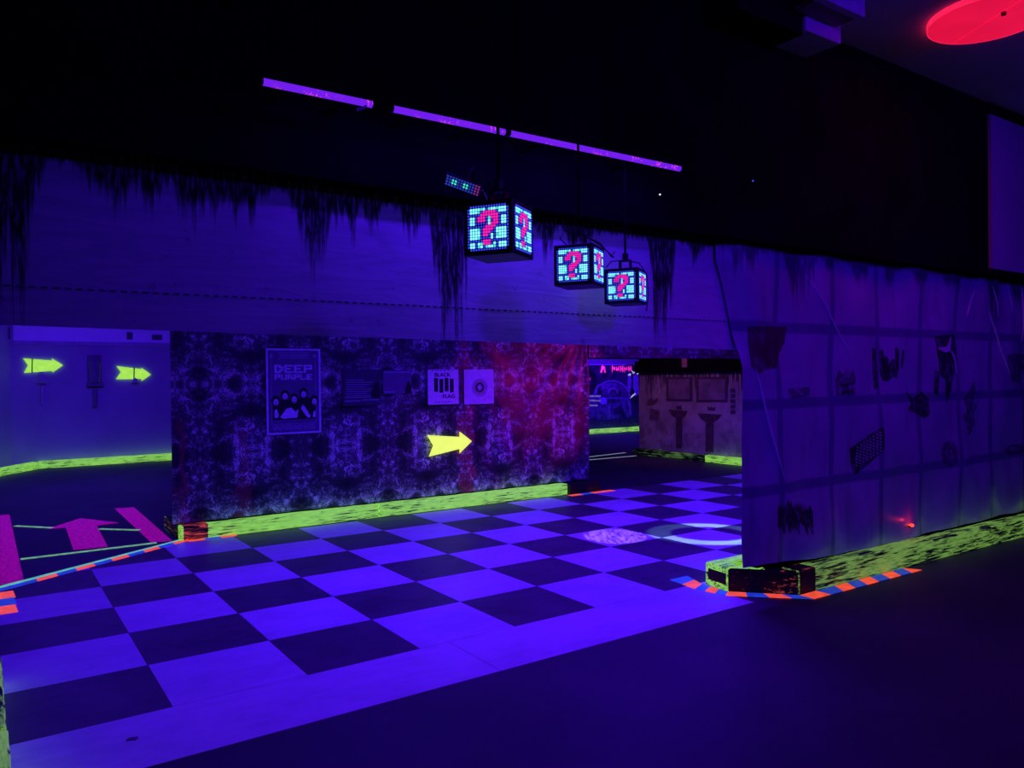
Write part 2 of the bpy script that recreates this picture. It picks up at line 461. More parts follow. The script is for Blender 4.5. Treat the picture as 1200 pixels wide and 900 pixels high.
def print_nodes(k):
    p = k.sep(k.pos())
    mx = k.m_('PINGPONG', k.m_('ADD', p[0], 11.56), 1.09)
    mz = k.m_('PINGPONG', k.m_('ADD', p[2], 0.62), 0.745)
    mx2 = k.m_('PINGPONG', mx, 0.545)
    v = k.comb(mx, 0.3, mz); v2 = k.comb(mx2, 0.0, mz)
    patch = k.noise(v2, 2.4, 4, 0.6, 0.6)
    clump = k.noise(v2, 4.2, 5, 0.7, 0.8)
    wob = k.n.new('ShaderNodeTexNoise'); k.l.new(v, wob.inputs['Vector']); wob.inputs['Scale'].default_value = 6; wob.inputs['Detail'].default_value = 4
    add = k.n.new('ShaderNodeVectorMath'); add.operation = 'MULTIPLY_ADD'
    k.l.new(wob.outputs['Color'], add.inputs[0]); add.inputs[1].default_value = (0.34, 0.34, 0.34); k.l.new(v, add.inputs[2])
    e1 = k.vor(add.outputs[0], 10.0, 'DISTANCE_TO_EDGE')
    e2 = k.vor(add.outputs[0], 27.0, 'DISTANCE_TO_EDGE')
    fine = k.noise(k.comb(mx, 0, mz), 55, 4, 0.8, 2.0)
    vein = k.m_('MULTIPLY', k.step(e1, 0.0, 0.10, .9, 0), k.m_('MULTIPLY', k.step(patch, 0.42, 0.6), k.step(k.noise(v, 9.0, 3), .50, .60)))
    vein2 = k.m_('MULTIPLY', k.step(e2, 0.0, 0.17, 0.9, 0), k.step(clump, 0.55, 0.66))
    speck = k.m_('MULTIPLY', k.step(fine, 0.56, 0.66), k.step(clump, 0.47, 0.62))
    haze = k.m_('MULTIPLY', k.step(clump, 0.48, 0.72), 0.16)
    def filament(vec, scale, wd, det, dst):
        nn = k.noise(vec, scale, det, .6, dst)
        return k.step(k.m_('ABSOLUTE', k.m_('SUBTRACT', nn, 0.5)), 0.0, wd, 1, 0)
    brk = k.step(k.noise(v, 13.0, 3), .48, .58)
    fil = k.m_('MULTIPLY', k.m_('MAXIMUM', filament(v, 5.5, .040, 3, 1.2), filament(v2, 9.0, .050, 3, 1.6)), k.m_('MULTIPLY', brk, k.step(patch, .44, .60)))
    spk2 = k.m_('MULTIPLY', k.step(k.vor(v, 40.0), .34, .16), k.step(clump, .50, .60))
    vein = k.m_('MAXIMUM', k.m_('MAXIMUM', vein, fil), k.m_('MULTIPLY', spk2, .9))
    a = k.m_('MAXIMUM', k.m_('MAXIMUM', vein, vein2), k.m_('MULTIPLY', speck, 0.75))
    a = k.m_('MULTIPLY', a, k.step(fine, 0.35, 0.6, 0.55, 1.0))
    lum = k.m_('ADD', a, haze, clamp=True)
    return lum, p, patch
def cloth_mat():
    k = NT('kaleidoscope_cloth')
    lum, p, patch = print_nodes(k)
    # red light on the folds, painted into the colour at right and in stripes
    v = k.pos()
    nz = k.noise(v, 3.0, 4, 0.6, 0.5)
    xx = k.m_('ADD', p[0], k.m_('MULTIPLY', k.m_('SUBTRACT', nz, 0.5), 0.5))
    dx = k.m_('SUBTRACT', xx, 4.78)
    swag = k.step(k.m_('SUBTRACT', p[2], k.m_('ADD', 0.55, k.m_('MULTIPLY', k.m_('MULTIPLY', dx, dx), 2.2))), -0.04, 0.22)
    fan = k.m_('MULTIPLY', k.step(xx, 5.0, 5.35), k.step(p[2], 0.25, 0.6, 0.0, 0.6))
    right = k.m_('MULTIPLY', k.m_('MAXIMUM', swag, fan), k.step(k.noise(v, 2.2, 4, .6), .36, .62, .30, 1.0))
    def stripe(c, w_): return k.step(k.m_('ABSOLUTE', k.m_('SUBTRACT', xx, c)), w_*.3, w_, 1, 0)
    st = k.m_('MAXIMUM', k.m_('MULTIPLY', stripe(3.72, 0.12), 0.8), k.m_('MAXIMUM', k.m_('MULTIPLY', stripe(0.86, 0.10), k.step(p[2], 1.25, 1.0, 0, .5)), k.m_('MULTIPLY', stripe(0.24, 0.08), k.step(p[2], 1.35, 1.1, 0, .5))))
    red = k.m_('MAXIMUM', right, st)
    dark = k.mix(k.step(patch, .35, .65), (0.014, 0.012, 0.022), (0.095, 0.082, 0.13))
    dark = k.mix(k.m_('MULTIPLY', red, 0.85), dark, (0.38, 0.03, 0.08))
    c = k.mix(lum, dark, (0.97, 0.92, 1.0))
    return k.fin(c, 0.45, None, 0, 0.3)
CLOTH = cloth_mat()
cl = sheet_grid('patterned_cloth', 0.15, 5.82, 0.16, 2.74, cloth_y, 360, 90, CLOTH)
tag(cl, 'dark cloth with mirrored blue vein print covering the centre partition', 'backdrop cloth')
def val_y(x, z): return 0.93 + 0.01*math.sin(x*4)
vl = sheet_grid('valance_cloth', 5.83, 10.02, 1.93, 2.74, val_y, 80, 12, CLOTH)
tag(vl, 'strip of vein printed cloth hanging over the gap right of the partition', 'backdrop cloth')
box_obj('batten', (5.83, 0.95, 1.96), (10.02, 0.99, 2.74), BLACK, vl)

# back wall of the side lane
BACKM = plaster('lane_back_wall', (0.40, 0.37, 0.44), (0.46, 0.43, 0.50), 1.2)
wb = box_obj('wall_back', (-1.0, 9.85, 0), (9.0, 10.0, 3.2), BACKM)
tag(wb, 'plain back wall behind the side lane', 'wall', kind='structure')
wbl = MB().prism([(-1.0, 9.85, 0), (-1.0, 10.0, 0), (-3.75, 5.98, 0), (-3.62, 5.90, 0)], (0, 0, 3.2)).build('wall_back_left', BACKM)
tag(wbl, 'angled end of the lane back wall at the left picture edge', 'wall', kind='structure')
bd = empty('white_board', (0.6, 9.84, 2.42))
tag(bd, 'long white board fixed along the top of the lane back wall', 'board')
WHITEB = flat('white_board_paint', (0.93, 0.90, 0.98), 0.5, var=0.05, sc_=3)
def local(o, pts): return [Vector(p)-o.location for p in pts]
MB().box((-1.55, -0.03, 0.05), (3.0, 0.008, 0.34)).build('board', WHITEB, bd)
MB().box((-1.55, -0.05, -0.03), (3.0, 0.008, 0.05)).build('lower_lip', flat('grey_lip', (0.48, 0.44, 0.52)), bd)
for px_, hw, z0, z1 in ((9, .045, 2.50, 2.72), (152, .055, 2.53, 2.68), (184, .10, 2.53, 2.64)):
    q = on_y(px_, 395, 9.81)
    MB().box((q.x-hw-bd.location.x, -0.033, z0-2.42), (q.x+hw-bd.location.x, -0.030, z1-2.42)).build('tape_patch', flat('dark_gaffer', (0.10, 0.09, 0.13)), bd)

# sink banner wall (seen end-on across the track) and mural wall behind it
ws = box_obj('wall_side', (10.06, 1.0, 0), (10.16, 4.27, 2.75), BLACK)
tag(ws, 'partition behind the printed washroom banner', 'wall', kind='structure')
wm = box_obj('wall_mural', (9.0, 9.55, 0), (19, 9.7, 3.2), BLACK)
tag(wm, 'far wall carrying the graffiti car mural', 'wall', kind='structure')

# ------------------------------------------------------------------ right wall with printed, draped sheet
wr = box_obj('wall_right', (3.34, -3.93, 0.0), (9.6, -3.84, 2.6), BLACK)
tag(wr, 'free standing partition behind the draped graffiti sheet', 'wall', kind='structure')
def tarp_left(z):
    if z > 2.45: return 2.80
    if z > 1.80: return 2.80+0.20*((2.45-z)/0.65)**0.8
    return 3.00+0.05*(1.8-z)/1.6
RIDGES = [((880, 425), (917, 566), .010), ((1155, 362), (1182, 442), .012), ((1143, 340), (1134, 372), .006), ((1196, 334), (1197, 405), .014),
          ((1160, 332), (1168, 372), .006), ((1180, 334), (1184, 366), .006), ((946, 325), (998, 420), .005)]
RW = [(on_y(*a, -4.05), on_y(*b, -4.05), h) for a, b, h in RIDGES]
def tarp_y(x, z):
    y = -4.050 + 0.014*math.sin(x*4.6+1.7*z) + 0.010*math.sin(x*9.1-3.1*z+1) + 0.007*math.sin(z*7+2*x) + 0.006*math.sin(x*15+6*z)*math.sin(z*2.1+x)
    # gathered folds towards the right end where the sheet is bunched under the rail
    if x > 6.0:
        y += -0.014*min(1, (x-6.0))*math.sin(x*21)*max(0, (z-1.6))
    ed = (x-tarp_left(z))/0.22
    if ed < 1 and z > 1.70:
        wz = min(1, (z-1.70)/0.25)*(1-max(0, ed)); y = -4.018*wz+y*(1-wz)
    for a, b, h in RW:
        dx, dz = b.x-a.x, b.z-a.z; L2 = dx*dx+dz*dz
        t = ((x-a.x)*dx+(z-a.z)*dz)/L2
        if -0.15 < t < 1.15:
            tt = min(1, max(0, t)); d = math.hypot(x-a.x-tt*dx, z-a.z-tt*dz)
            y -= h*1.3*math.exp(-(d/0.022)**2)*math.sin(math.pi*min(1, max(0.02, tt)))**0.5
    return y
def tarp_mat():
    k = NT('printed_vinyl_sheet'); st, p = stain_nodes(k)
    v = k.pos()
    n = k.noise(v, 1.6, 5, 0.6, 0.4); n2 = k.noise(k.scale(v, 6, 1, 1.2), 1.2, 5, 0.65)
    base = k.mix(k.step(n, .3, .7), (0.30, 0.26, 0.42), (0.42, 0.36, 0.56))
    base = k.mix(k.m_('MULTIPLY', k.step(n2, .5, .7), .4), base, (0.18, 0.13, 0.20))
    # painted tile joints: dark bands every 0.68 m and at three heights
    gx = k.m_('ABSOLUTE', k.m_('SUBTRACT', k.m_('PINGPONG', k.m_('SUBTRACT', p[0], 3.45-6.83), 0.3415), 0.0))
    gv = k.step(gx, 0.022, 0.040, 1, 0)
    def hb(z): return k.step(k.m_('ABSOLUTE', k.m_('SUBTRACT', p[2], z)), 0.030, 0.050, 1, 0)
    gr = k.m_('MAXIMUM', gv, k.m_('MAXIMUM', hb(0.79), k.m_('MAXIMUM', hb(1.425), hb(2.0))))
    base = k.mix(k.m_('MULTIPLY', gr, 0.72), base, (0.07, 0.08, 0.22))
    c = k.mix(k.m_('MULTIPLY', st, 0.85), base, (0.03, 0.022, 0.035))
    k.bump(k.noise(k.scale(v, 1, 1, .5), 5, 3, .5, 1.0), 0.25, 0.02)
    return k.fin(c, 0.38, None, 0, 0.5, 0.25, 0.16)
tp = empty('printed_sheet', (3.1, -4.05, 0.2))
tag(tp, 'glossy draped sheet printed with grimy tiles and graffiti on the right partition', 'printed sheet')
def under(o, parent):
    o.parent = parent; o.matrix_parent_inverse = Matrix.Translation(parent.location).inverted(); return o
CREASE_SHEEN = NT('painted_crease_sheen').fin((0.95, 0.85, 1.0), 0.22, None, 0, 0.6, 0.5, 0.1)  # pale colour paints the sheen streaks along the folds
for a_, b_, h_ in RW:
    n_ = 12; path = []; rad = []
    for k_ in range(n_+1):
        t_ = k_/n_; x_ = a_.x+(b_.x-a_.x)*t_; z_ = a_.z+(b_.z-a_.z)*t_
        path.append((x_, tarp_y(x_, z_)+.001, z_)); rad.append(.002+h_*.75*math.sin(math.pi*t_)**.7)
    under(MB().tube(path, rad, 8).build('crease_sheen', CREASE_SHEEN, None, True), tp)
TSHEET = under(sheet_grid('sheet', tarp_left, 9.2, 0.20, 2.61, tarp_y, 560, 220, tarp_mat()), tp)
def on_sheet(o, sheet): o.parent = sheet; return o
for v_ in TSHEET.data.vertices:                      # the hem rises a little towards the kerb nose
    if v_.co.z < 0.5:
        t_ = min(1, max(0, (v_.co.x-3.3)/0.9)); v_.co.z += (0.5-v_.co.z)/0.3*(0.045*(1-t_)-0.018*t_)
def worn_ink(name, c, lo, hi, sc_=16.0):
    k = NT(name); n = k.noise(k.pos(), sc_, 5, .7, .6)
    k.l.new(k.step(n, .34, .60, lo, hi), k.b.inputs['Alpha'])
    return k.fin(c, .5, None, 0, .4)
INK = worn_ink('black_ink', (0.03, 0.025, 0.035), .25, .92); INKP = worn_ink('purple_ink', (0.10, 0.06, 0.12), .0, .75)
INKR = worn_ink('rust_red_ink', (0.10, 0.02, 0.04), .35, .85, 9.0); INKW = flat('white_ink', (0.70, 0.66, 0.74), 0.5)
def decal(name, polys, mat, off=0.004, th=0.003, crop=None):
    """flat print on the sheet: polygons given on the photograph, laid on the sheet's own surface"""
    objs = []; mb = MB()
    for poly in polys:
        if name != 'board_dots_print': mb = MB(); objs.append(mb)
        P = []
        for q in poly:
            a = (850+q[0]/3.334, 290+q[1]/3.334) if crop is None else q
            w_ = on_y(a[0], a[1], -4.05); P.append(w_)
        n = len(P); mid = Vector((sum(p.x for p in P)/n, 0, sum(p.z for p in P)/n))
        # follow the folds: subdivide every edge, fan in two rings
        ring = []
        for i in range(n):
            a, b = P[i], P[(i+1) % n]
            kseg = max(1, int((b-a).length/0.04))
            for s_ in range(kseg): ring.append(a.lerp(b, s_/kseg))
        N = len(ring); rr = []
        for f_ in (1.0, 0.66, 0.33):
            rr.append([Vector((mid.x+(p.x-mid.x)*f_, 0, mid.z+(p.z-mid.z)*f_)) for p in ring])
        V = []; F = []
        for r_ in rr: V += [(p.x, tarp_y(p.x, p.z)-off, p.z) for p in r_]
        V.append((mid.x, tarp_y(mid.x, mid.z)-off, mid.z))
        back = [(p.x, tarp_y(p.x, p.z)-off+th, p.z) for p in rr[0]]
        for k_ in range(2):
            for i in range(N):
                j = (i+1) % N; F.append((k_*N+i, k_*N+j, (k_+1)*N+j, (k_+1)*N+i))
        for i in range(N): F.append((2*N+i, 2*N+(i+1) % N, 3*N))
        b0 = len(V); V += back
        for i in range(N): F.append((i, b0+i, b0+(i+1) % N, (i+1) % N))
        mb.idx(V, F)
    if not objs: return on_sheet(mb.build(name, mat), TSHEET)
    for q in objs: last_ = on_sheet(q.build(name, mat), TSHEET)
    return last_
decal('rust_stain_print', [[(88, 308), (250, 308), (242, 372), (214, 420), (200, 470), (150, 478), (118, 496), (90, 470)]], INKR)
decal('crown_print', [[(436, 580), (432, 520), (442, 478), (456, 500), (468, 470), (480, 500), (496, 472), (502, 520), (498, 575), (470, 582)]], INKP)
decal('crown_face_print', [[(446, 530), (494, 528), (490, 540), (448, 542)], [(448, 560), (490, 556), (478, 572), (456, 574)]], INK, 0.007)
decal('letter_print', [[(570, 392), (588, 395), (596, 470), (600, 545), (582, 556), (576, 480)],
                       [(606, 400), (618, 398), (624, 470), (630, 495), (644, 490), (648, 440), (660, 436), (660, 500), (640, 522), (622, 520), (610, 490)],
                       [(616, 430), (630, 420), (640, 440), (636, 470), (622, 474)],
                       [(662, 390), (676, 396), (678, 470), (668, 512), (654, 500), (664, 470)], [(690, 400), (698, 402), (694, 470), (686, 468)]], INK)
decal('trouser_figure_print', [[(812, 345), (902, 340), (904, 400), (900, 470), (886, 500), (876, 560), (862, 606), (852, 560), (850, 515), (826, 500), (818, 430)],
                               [(808, 480), (824, 485), (824, 580), (808, 570)]], INK)
decal('figure_outline_print', [[(820, 392), (846, 402), (862, 398), (872, 350), (878, 352), (868, 406), (846, 410), (820, 398)],
                               [(876, 400), (892, 420), (900, 450), (902, 490), (896, 490), (890, 440), (874, 410)]], INKW, 0.008)
decal('blot_print', [[(718, 560), (745, 590), (770, 562), (790, 590), (796, 650), (780, 668), (756, 650), (726, 634), (740, 610)]], INK)
decal('plant_print', [[(925, 590), (950, 560), (968, 520), (976, 560), (960, 600), (990, 620), (968, 650), (982, 690), (950, 740), (940, 690), (922, 660), (940, 630)]], INKP)
decal('swirl_print', [[(840, 800), (858, 760), (884, 756), (902, 790), (896, 840), (872, 856), (850, 846)]], INKP)
decal('dark_print', [[(1096, 420), (1128, 412), (1175, 418), (1180, 500), (1150, 530), (1110, 520), (1098, 470)]], INKP)
decal('dark_bar_print', [[(1094, 790), (1120, 770), (1170, 768), (1166, 800), (1110, 812)]], INKP)
decal('label_print', [[(240, 552), (330, 545), (330, 580), (246, 592)]], INKP)
decal('board_print', [[(484, 786), (596, 704), (608, 706), (608, 790), (540, 862), (516, 888), (500, 870)]], INK)
dots = []
for a in range(8):
    for b in range(7):
        u, v_ = (a+.5)/8, (b+.5)/7
        x = 508+u*92; y = 778-u*66 + v_*84 - (u*0)*10
        dots.append([(x-2.6, y-2.6), (x+2.6, y-2.6), (x+2.6, y+2.6), (x-2.6, y+2.6)])
tag(decal('board_dots_print', dots, INKW, 0.008), kind='stuff')
sp = []
random.seed(3)
for k in range(13):
    x = 908+k*3.3; top_ = 582+random.uniform(0, 9)+(abs(k-6)*1.1); bot = 628-random.uniform(0, 14)
    sp.append([(x, top_+6), (x+2, top_), (x+4.5, top_+9), (x+3.6, bot), (x+.5, bot-5)])
decal('spiky_black_print', sp, INK, crop=1)

# ------------------------------------------------------------------ timbers (track kerbs)
def timber(name, p0, p1, w_, h, mat, label, group=None, off=1, z0=0.0, parts=None, seed=0):
    """squared timber from p0 to p1 (one long bottom edge); the body lies to the left (off=1) or right (off=-1) of p0->p1"""
    rnd = random.Random(seed+int(p0[0]*97)+int(p0[1]*31))
    p0 = Vector((p0[0], p0[1], z0)); p1 = Vector((p1[0], p1[1], z0)); L = (p1-p0).length
    ang = math.atan2(p1.y-p0.y, p1.x-p0.x); n = max(2, int(L/0.12)); b = 0.010
    prof = [(0, b), (0, h-b), (b, h), (w_-b, h), (w_, h-b), (w_, b), (w_-b, 0), (b, 0)]
    V = []; F = []
    for i in range(n+1):
        for (yy, zz) in prof:
            j = rnd.uniform(-.0022, .0022) if 0 < i < n else 0
            V.append((L*i/n, off*(yy+j), max(0.0, zz+(j if zz > .02 else 0))))
    for i in range(n):
        for k in range(8):
            q = (k+1) % 8; f = (i*8+k, i*8+q, (i+1)*8+q, (i+1)*8+k); F.append(f if off < 0 else f[::-1])
    F.append(tuple(range(8)) if off > 0 else tuple(range(7, -1, -1))); F.append(tuple(range(n*8+7, n*8-1, -1)) if off > 0 else tuple(range(n*8, n*8+8)))
    me = bpy.data.meshes.new(name); me.from_pydata(V, [], F); me.update()
    o = link(name, me, mat); o.location = p0; o.rotation_euler = (0, 0, ang)
    tag(o, label, 'kerb timber', group)
    for (nm, a, b_, pm, g_) in (parts or []):
        pb = MB(); pb.box((a, -g_ if off > 0 else -w_-g_, 0.004), (b_, w_+g_ if off > 0 else g_, h+g_), 0.008)
        pb.build(nm, pm, o)
    return o
GK = 'green kerb timbers along the track'
timber('kerb_timber', (0.20, 0.775), (2.40, 0.775), 0.14, 0.15, KERB, 'bright green kerb timber with red scraped end below the band poster', GK,
       parts=[('scraped_end', 0.02, 0.27, KERB_RED, .004)])
timber('kerb_timber', (2.42, 0.775), (5.28, 0.775), 0.14, 0.15, KERB, 'bright green kerb timber below the large yellow arrow', GK)
timber('kerb_timber', (5.30, 0.73), (5.84, 0.71), 0.15, 0.15, KERB_BLACK, 'short blackened timber ending the centre kerb at the gap', GK)
timber('kerb_timber', (0.19, 0.96), (0.19, 1.61), 0.14, 0.15, KERB_DIM, 'scratched green timber returning along the partition\'s left end', GK, off=-1)
# nose of the right partition
def plan_timber(pts, h, mat, label):
    c = Vector((sum(p[0] for p in pts)/len(pts), sum(p[1] for p in pts)/len(pts), 0)); n_ = len(pts)
    ins = [Vector((p[0], p[1], 0))-c for p in pts]
    mb = MB(); V = []; F = []
    for zz, f_ in ((0, .97), (.01, 1.0), (h-.012, 1.0), (h, .93)): V += [(p.x*f_, p.y*f_, zz) for p in ins]
    F.append(tuple(range(n_-1, -1, -1))); F.append(tuple(range(3*n_, 4*n_)))
    for k in range(3):
        for i in range(n_):
            j = (i+1) % n_; F.append((k*n_+i, k*n_+j, (k+1)*n_+j, (k+1)*n_+i))
    mb.idx(V, F); o = mb.build('kerb_timber', mat); o.location = c
    return tag(o, label, 'kerb timber', GK)
timber('kerb_timber', (3.515, -4.168), (6.4, -4.245), 0.155, 0.18, KERB_OLD, 'scuffed green kerb timber in front of the draped sheet, nearest the hazard tape', GK,
       parts=[('blackened_end', 0.004, 0.20, KERB_BLACK, .003)])
timber('kerb_timber', (6.42, -4.246), (9.4, -4.33), 0.16, 0.18, KERB_OLD, 'scuffed green kerb timber running off the right picture edge', GK, seed=5)
o = plan_timber([(3.175, -3.79), (3.508, -4.163), (3.508, -4.015), (3.30, -3.79)], .178, KERB_BLACK, 'black slanted timber with faint red scrapes at the kerb nose')
MB().prism([Vector(p)-o.location for p in ((3.20, -3.80, .178), (3.36, -3.98, .178), (3.40, -3.93, .178), (3.295, -3.80, .178))], (0, 0, .003)).build('green_top', KERB, o)
o = plan_timber([(3.20, -3.55), (3.17, -3.785), (3.30, -3.785), (3.335, -3.69), (3.335, -3.55)], .18, KERB, 'short green and black timber at the tip of the kerb nose')
MB().prism([Vector(p)-o.location for p in ((3.192, -3.58, .05), (3.166, -3.775, .05), (3.17, -3.775, .05), (3.196, -3.58, .05))], (0, 0, .085)).build('blackened_band', KERB_BLACK, o)
timber('kerb_timber', (3.345, -3.55), (6.3, -3.52), 0.13, 0.178, KERB, 'green timber behind the draped sheet, meeting the kerb nose', GK, off=-1)
# left edge of the track
timber('kerb_timber', (-1.400, -3.66), (-1.400, -2.62), 0.15, 0.15, KERB_OLD, 'green kerb timber along the left picture edge, farther one', GK)
timber('kerb_timber', (-1.395, -5.2), (-1.395, -3.69), 0.15, 0.15, KERB_OLD, 'green kerb timber in the bottom left corner', GK, seed=4)
# lanes behind
timber('kerb_timber', (-0.57, 9.70), (3.9, 9.70), 0.13, 0.14, KERB, 'green kerb timber at the foot of the lane back wall', GK)
timber('kerb_timber', (-2.1, 7.35), (-0.58, 9.69), 0.13, 0.14, KERB, 'slanted green kerb timber at the far left end of the lane', GK)
timber('kerb_timber', (11.5, 9.36), (16.6, 9.36), 0.13, 0.13, KERB, 'green kerb timber below the graffiti car mural', GK)
timber('kerb_timber', (9.90, 4.30), (9.90, 2.35), 0.13, 0.13, KERB_DIM, 'dull dark green kerb timber below the left washroom sink print', GK)
timber('kerb_timber', (9.90, 2.33), (9.90, 1.1), 0.13, 0.13, KERB, 'bright green kerb timber below the right end of the washroom banner', GK)

# ------------------------------------------------------------------ floor tape and floor paint
def slab(name, pts, mat, parent=None, z=0.0005, th=0.005):
    return MB().prism([(p[0], p[1], z) for p in pts], (0, 0, th)).build(name, mat, parent)
def strip_along(a, b, w_, side=1):
    a, b = Vector(a), Vector(b); d = (b-a).normalized(); n = Vector((-d.y, d.x))*side
    return [a, b, b+n*w_, a+n*w_]
ln = slab('floor_tape_line', strip_along(LA+LN*0.075+LD*.02, LB+LN*0.05-LD*.03, 0.075, -1), GREENT, th=0.006)
tag(ln, 'pale green tape line slanting along the edge of the chequered track', 'floor tape')
ht = empty('hazard_tape', (-0.6, 0.2, 0)); tag(ht, 'orange and blue chequered tape beside the slanting green line', 'hazard tape')
Ltot = (LB-LA).length
n = 11
for k in range(n):
    a = LA+LD*(Ltot*k/n); b = LA+LD*(Ltot*(k+1)/n)
    q = [a, b, b-LN*0.085-LD*0.05, a-LN*0.085-LD*0.05]
    under(slab('tape_block', q, ORANGE if k % 2 == 0 and k > 1 else BLUET, z=.004, th=.0035), ht)
ht2 = empty('hazard_tape', (-1.3, -1.0, 0)); tag(ht2, 'orange and blue tape blocks at the left picture edge', 'hazard tape')
for k in range(3):
    y1 = -0.42-k*0.23
    under(slab('tape_block', [(-1.40, y1-.23), (-1.275, y1-.23), (-1.285, y1), (-1.40, y1)], (ORANGE, BLUET, ORANGE)[k], z=.004, th=.0035), ht2)
ht3 = empty('hazard_tape', (0.9, 0.72, 0)); tag(ht3, 'orange and blue tape blocks under the red end of the centre kerb', 'hazard tape')
for k in range(3):
    x0 = 0.26+k*0.16
    under(slab('tape_block', [(x0, 0.69), (x0+.16, 0.69), (x0+.16, 0.772), (x0, 0.772)], (ORANGE, BLUET, ORANGE)[k], z=.004, th=.0035), ht3)
ht4 = empty('hazard_tape', (5.5, 0.65, 0)); tag(ht4, 'orange and pale blue tape at the right tip of the centre kerb', 'hazard tape')
for k in range(4):
    x0 = 5.22+k*0.2
    under(slab('tape_block', [(x0, 0.60), (x0+.2, 0.59), (x0+.2, 0.70), (x0, 0.70)], (ORANGE, BLUET, ORANGE, ORANGE)[k], z=.004, th=.0035), ht4)
# hazard tape round the nose of the right partition
ht5 = empty('hazard_tape', (3.2, -4.1, 0)); tag(ht5, 'orange and blue hazard tape round the nose of the right kerb', 'hazard tape')
outer = [(3.06, -3.30), (3.02, -3.60), (3.06, -3.86), (3.50, -4.30), (3.70, -4.305), (4.95, -4.335)]
inner = [(3.26, -3.30), (3.165, -3.54), (3.160, -3.80), (3.50, -4.182), (3.70, -4.184), (4.95, -4.218)]
outer = [Vector(p) for p in outer]; inner = [Vector(p) for p in inner]
seg = [(0, 2), (1, 3), (2, 4), (3, 1), (4, 8)]
kk = 0
for i, ndiv in seg:
    for s_ in range(ndiv):
        a0, a1 = outer[i].lerp(outer[i+1], s_/ndiv), outer[i].lerp(outer[i+1], (s_+1)/ndiv)
        b0, b1 = inner[i].lerp(inner[i+1], s_/ndiv), inner[i].lerp(inner[i+1], (s_+1)/ndiv)
        sh = Vector((0.08, 0)) if i == 4 else Vector((0, 0))
        if i == 4 and s_ == ndiv-1: sh1 = Vector((-.06, 0))
        else: sh1 = sh
        under(slab('tape_block', [a0, a1, b1+sh1, b0+(sh if s_ else sh*0)], BLUET if kk % 2 == 0 else ORANGE, z=.004, th=.0035), ht5)
        kk += 1
# magenta lane paint and green lines on the side lane floor
tag(slab('lane_stripe', [(-1.62, -0.20), (-1.20, -0.08), (-1.20, 3.86), (-1.62, 3.86)], MAGENTA, th=.003), 'broad magenta floor stripe at the left picture edge', 'floor stripe')
tag(slab('lane_stripe', [(-0.06, 0.92), (0.13, 0.86), (0.16, 3.46), (-0.06, 3.52)], MAGENTA, th=.003), 'magenta floor stripe beside the partition\'s left end', 'floor stripe')
tag(slab('floor_arrow', [(-0.745, 1.00), (-0.45, 0.97), (-0.40, 2.32), (-0.17, 2.36), (-0.50, 2.98), (-0.87, 2.44), (-0.70, 2.40)], MAGENTA, th=.004), 'worn magenta arrow painted on the side lane floor', 'floor arrow')
tag(slab('floor_tape_line', strip_along((-1.19, 0.83), (-0.02, 0.83), 0.055), LIMET), 'straight lime tape line across the start of the side lane', 'floor tape')
tag(slab('floor_tape_line', strip_along((-1.19, 2.88), (-0.84, 2.46), 0.05), LIMET), 'short lime tape line between the broad stripe and the arrow', 'floor tape')
tag(slab('floor_tape_line', strip_along((-0.42, 2.05), (-0.06, 1.69), 0.05), LIMET), 'short lime tape line between the arrow and the narrow stripe', 'floor tape')
tag(slab('floor_tape_line', strip_along((8.2, 4.36), (10.0, 4.62), 0.06), PALET), 'pale tape line on the floor left of the washroom banner, farther one', 'floor tape')
tag(slab('floor_tape_line', strip_along((8.2, 4.02), (9.7, 3.98), 0.06), PALET), 'pale tape line on the floor left of the washroom banner, nearer one', 'floor tape')

# ------------------------------------------------------------------ arrow boards
def arrow_board(px_pts, Y, mat, label, strap=None, th=0.012):
    P = [on_y(a, b, Y) for a, b in px_pts]
    c = sum(P, Vector())/len(P)
    o = MB().prism([p-c for p in P], (0, th, 0)).build('arrow_sign', mat); o.location = c
    tag(o, label, 'arrow sign', 'arrow signs pointing right')
    if strap:
        S = [on_y(a, b, Y-0.002)-c for a, b in strap]
        MB().prism(S, (0, th+.004, 0)).build('strap', BLACK, o)
    return o
arrow_board([(501, 510), (539, 512), (539, 506), (553, 517), (539, 531), (539, 526), (503, 535), (508, 522)], 0.880, YELLOW, 'large yellow arrow sign on the patterned cloth')
arrow_board([(27, 420), (61, 422.5), (61, 420), (74, 428), (61.5, 436.5), (61.5, 434.5), (28, 437), (33, 428)], 9.82, LIMEB, 'lime arrow sign on the lane back wall, left one',
            [(37.2, 420), (38.6, 420), (38.2, 437), (36.8, 437)])
arrow_board([(136.5, 429), (166, 432.5), (166, 431), (177, 439), (166, 446.5), (166, 444), (136, 444.5), (142, 436)], 9.82, LIMEB, 'lime arrow sign on the lane back wall, right one',
            [(156.6, 431), (158, 431), (157.6, 445), (156.2, 445)])

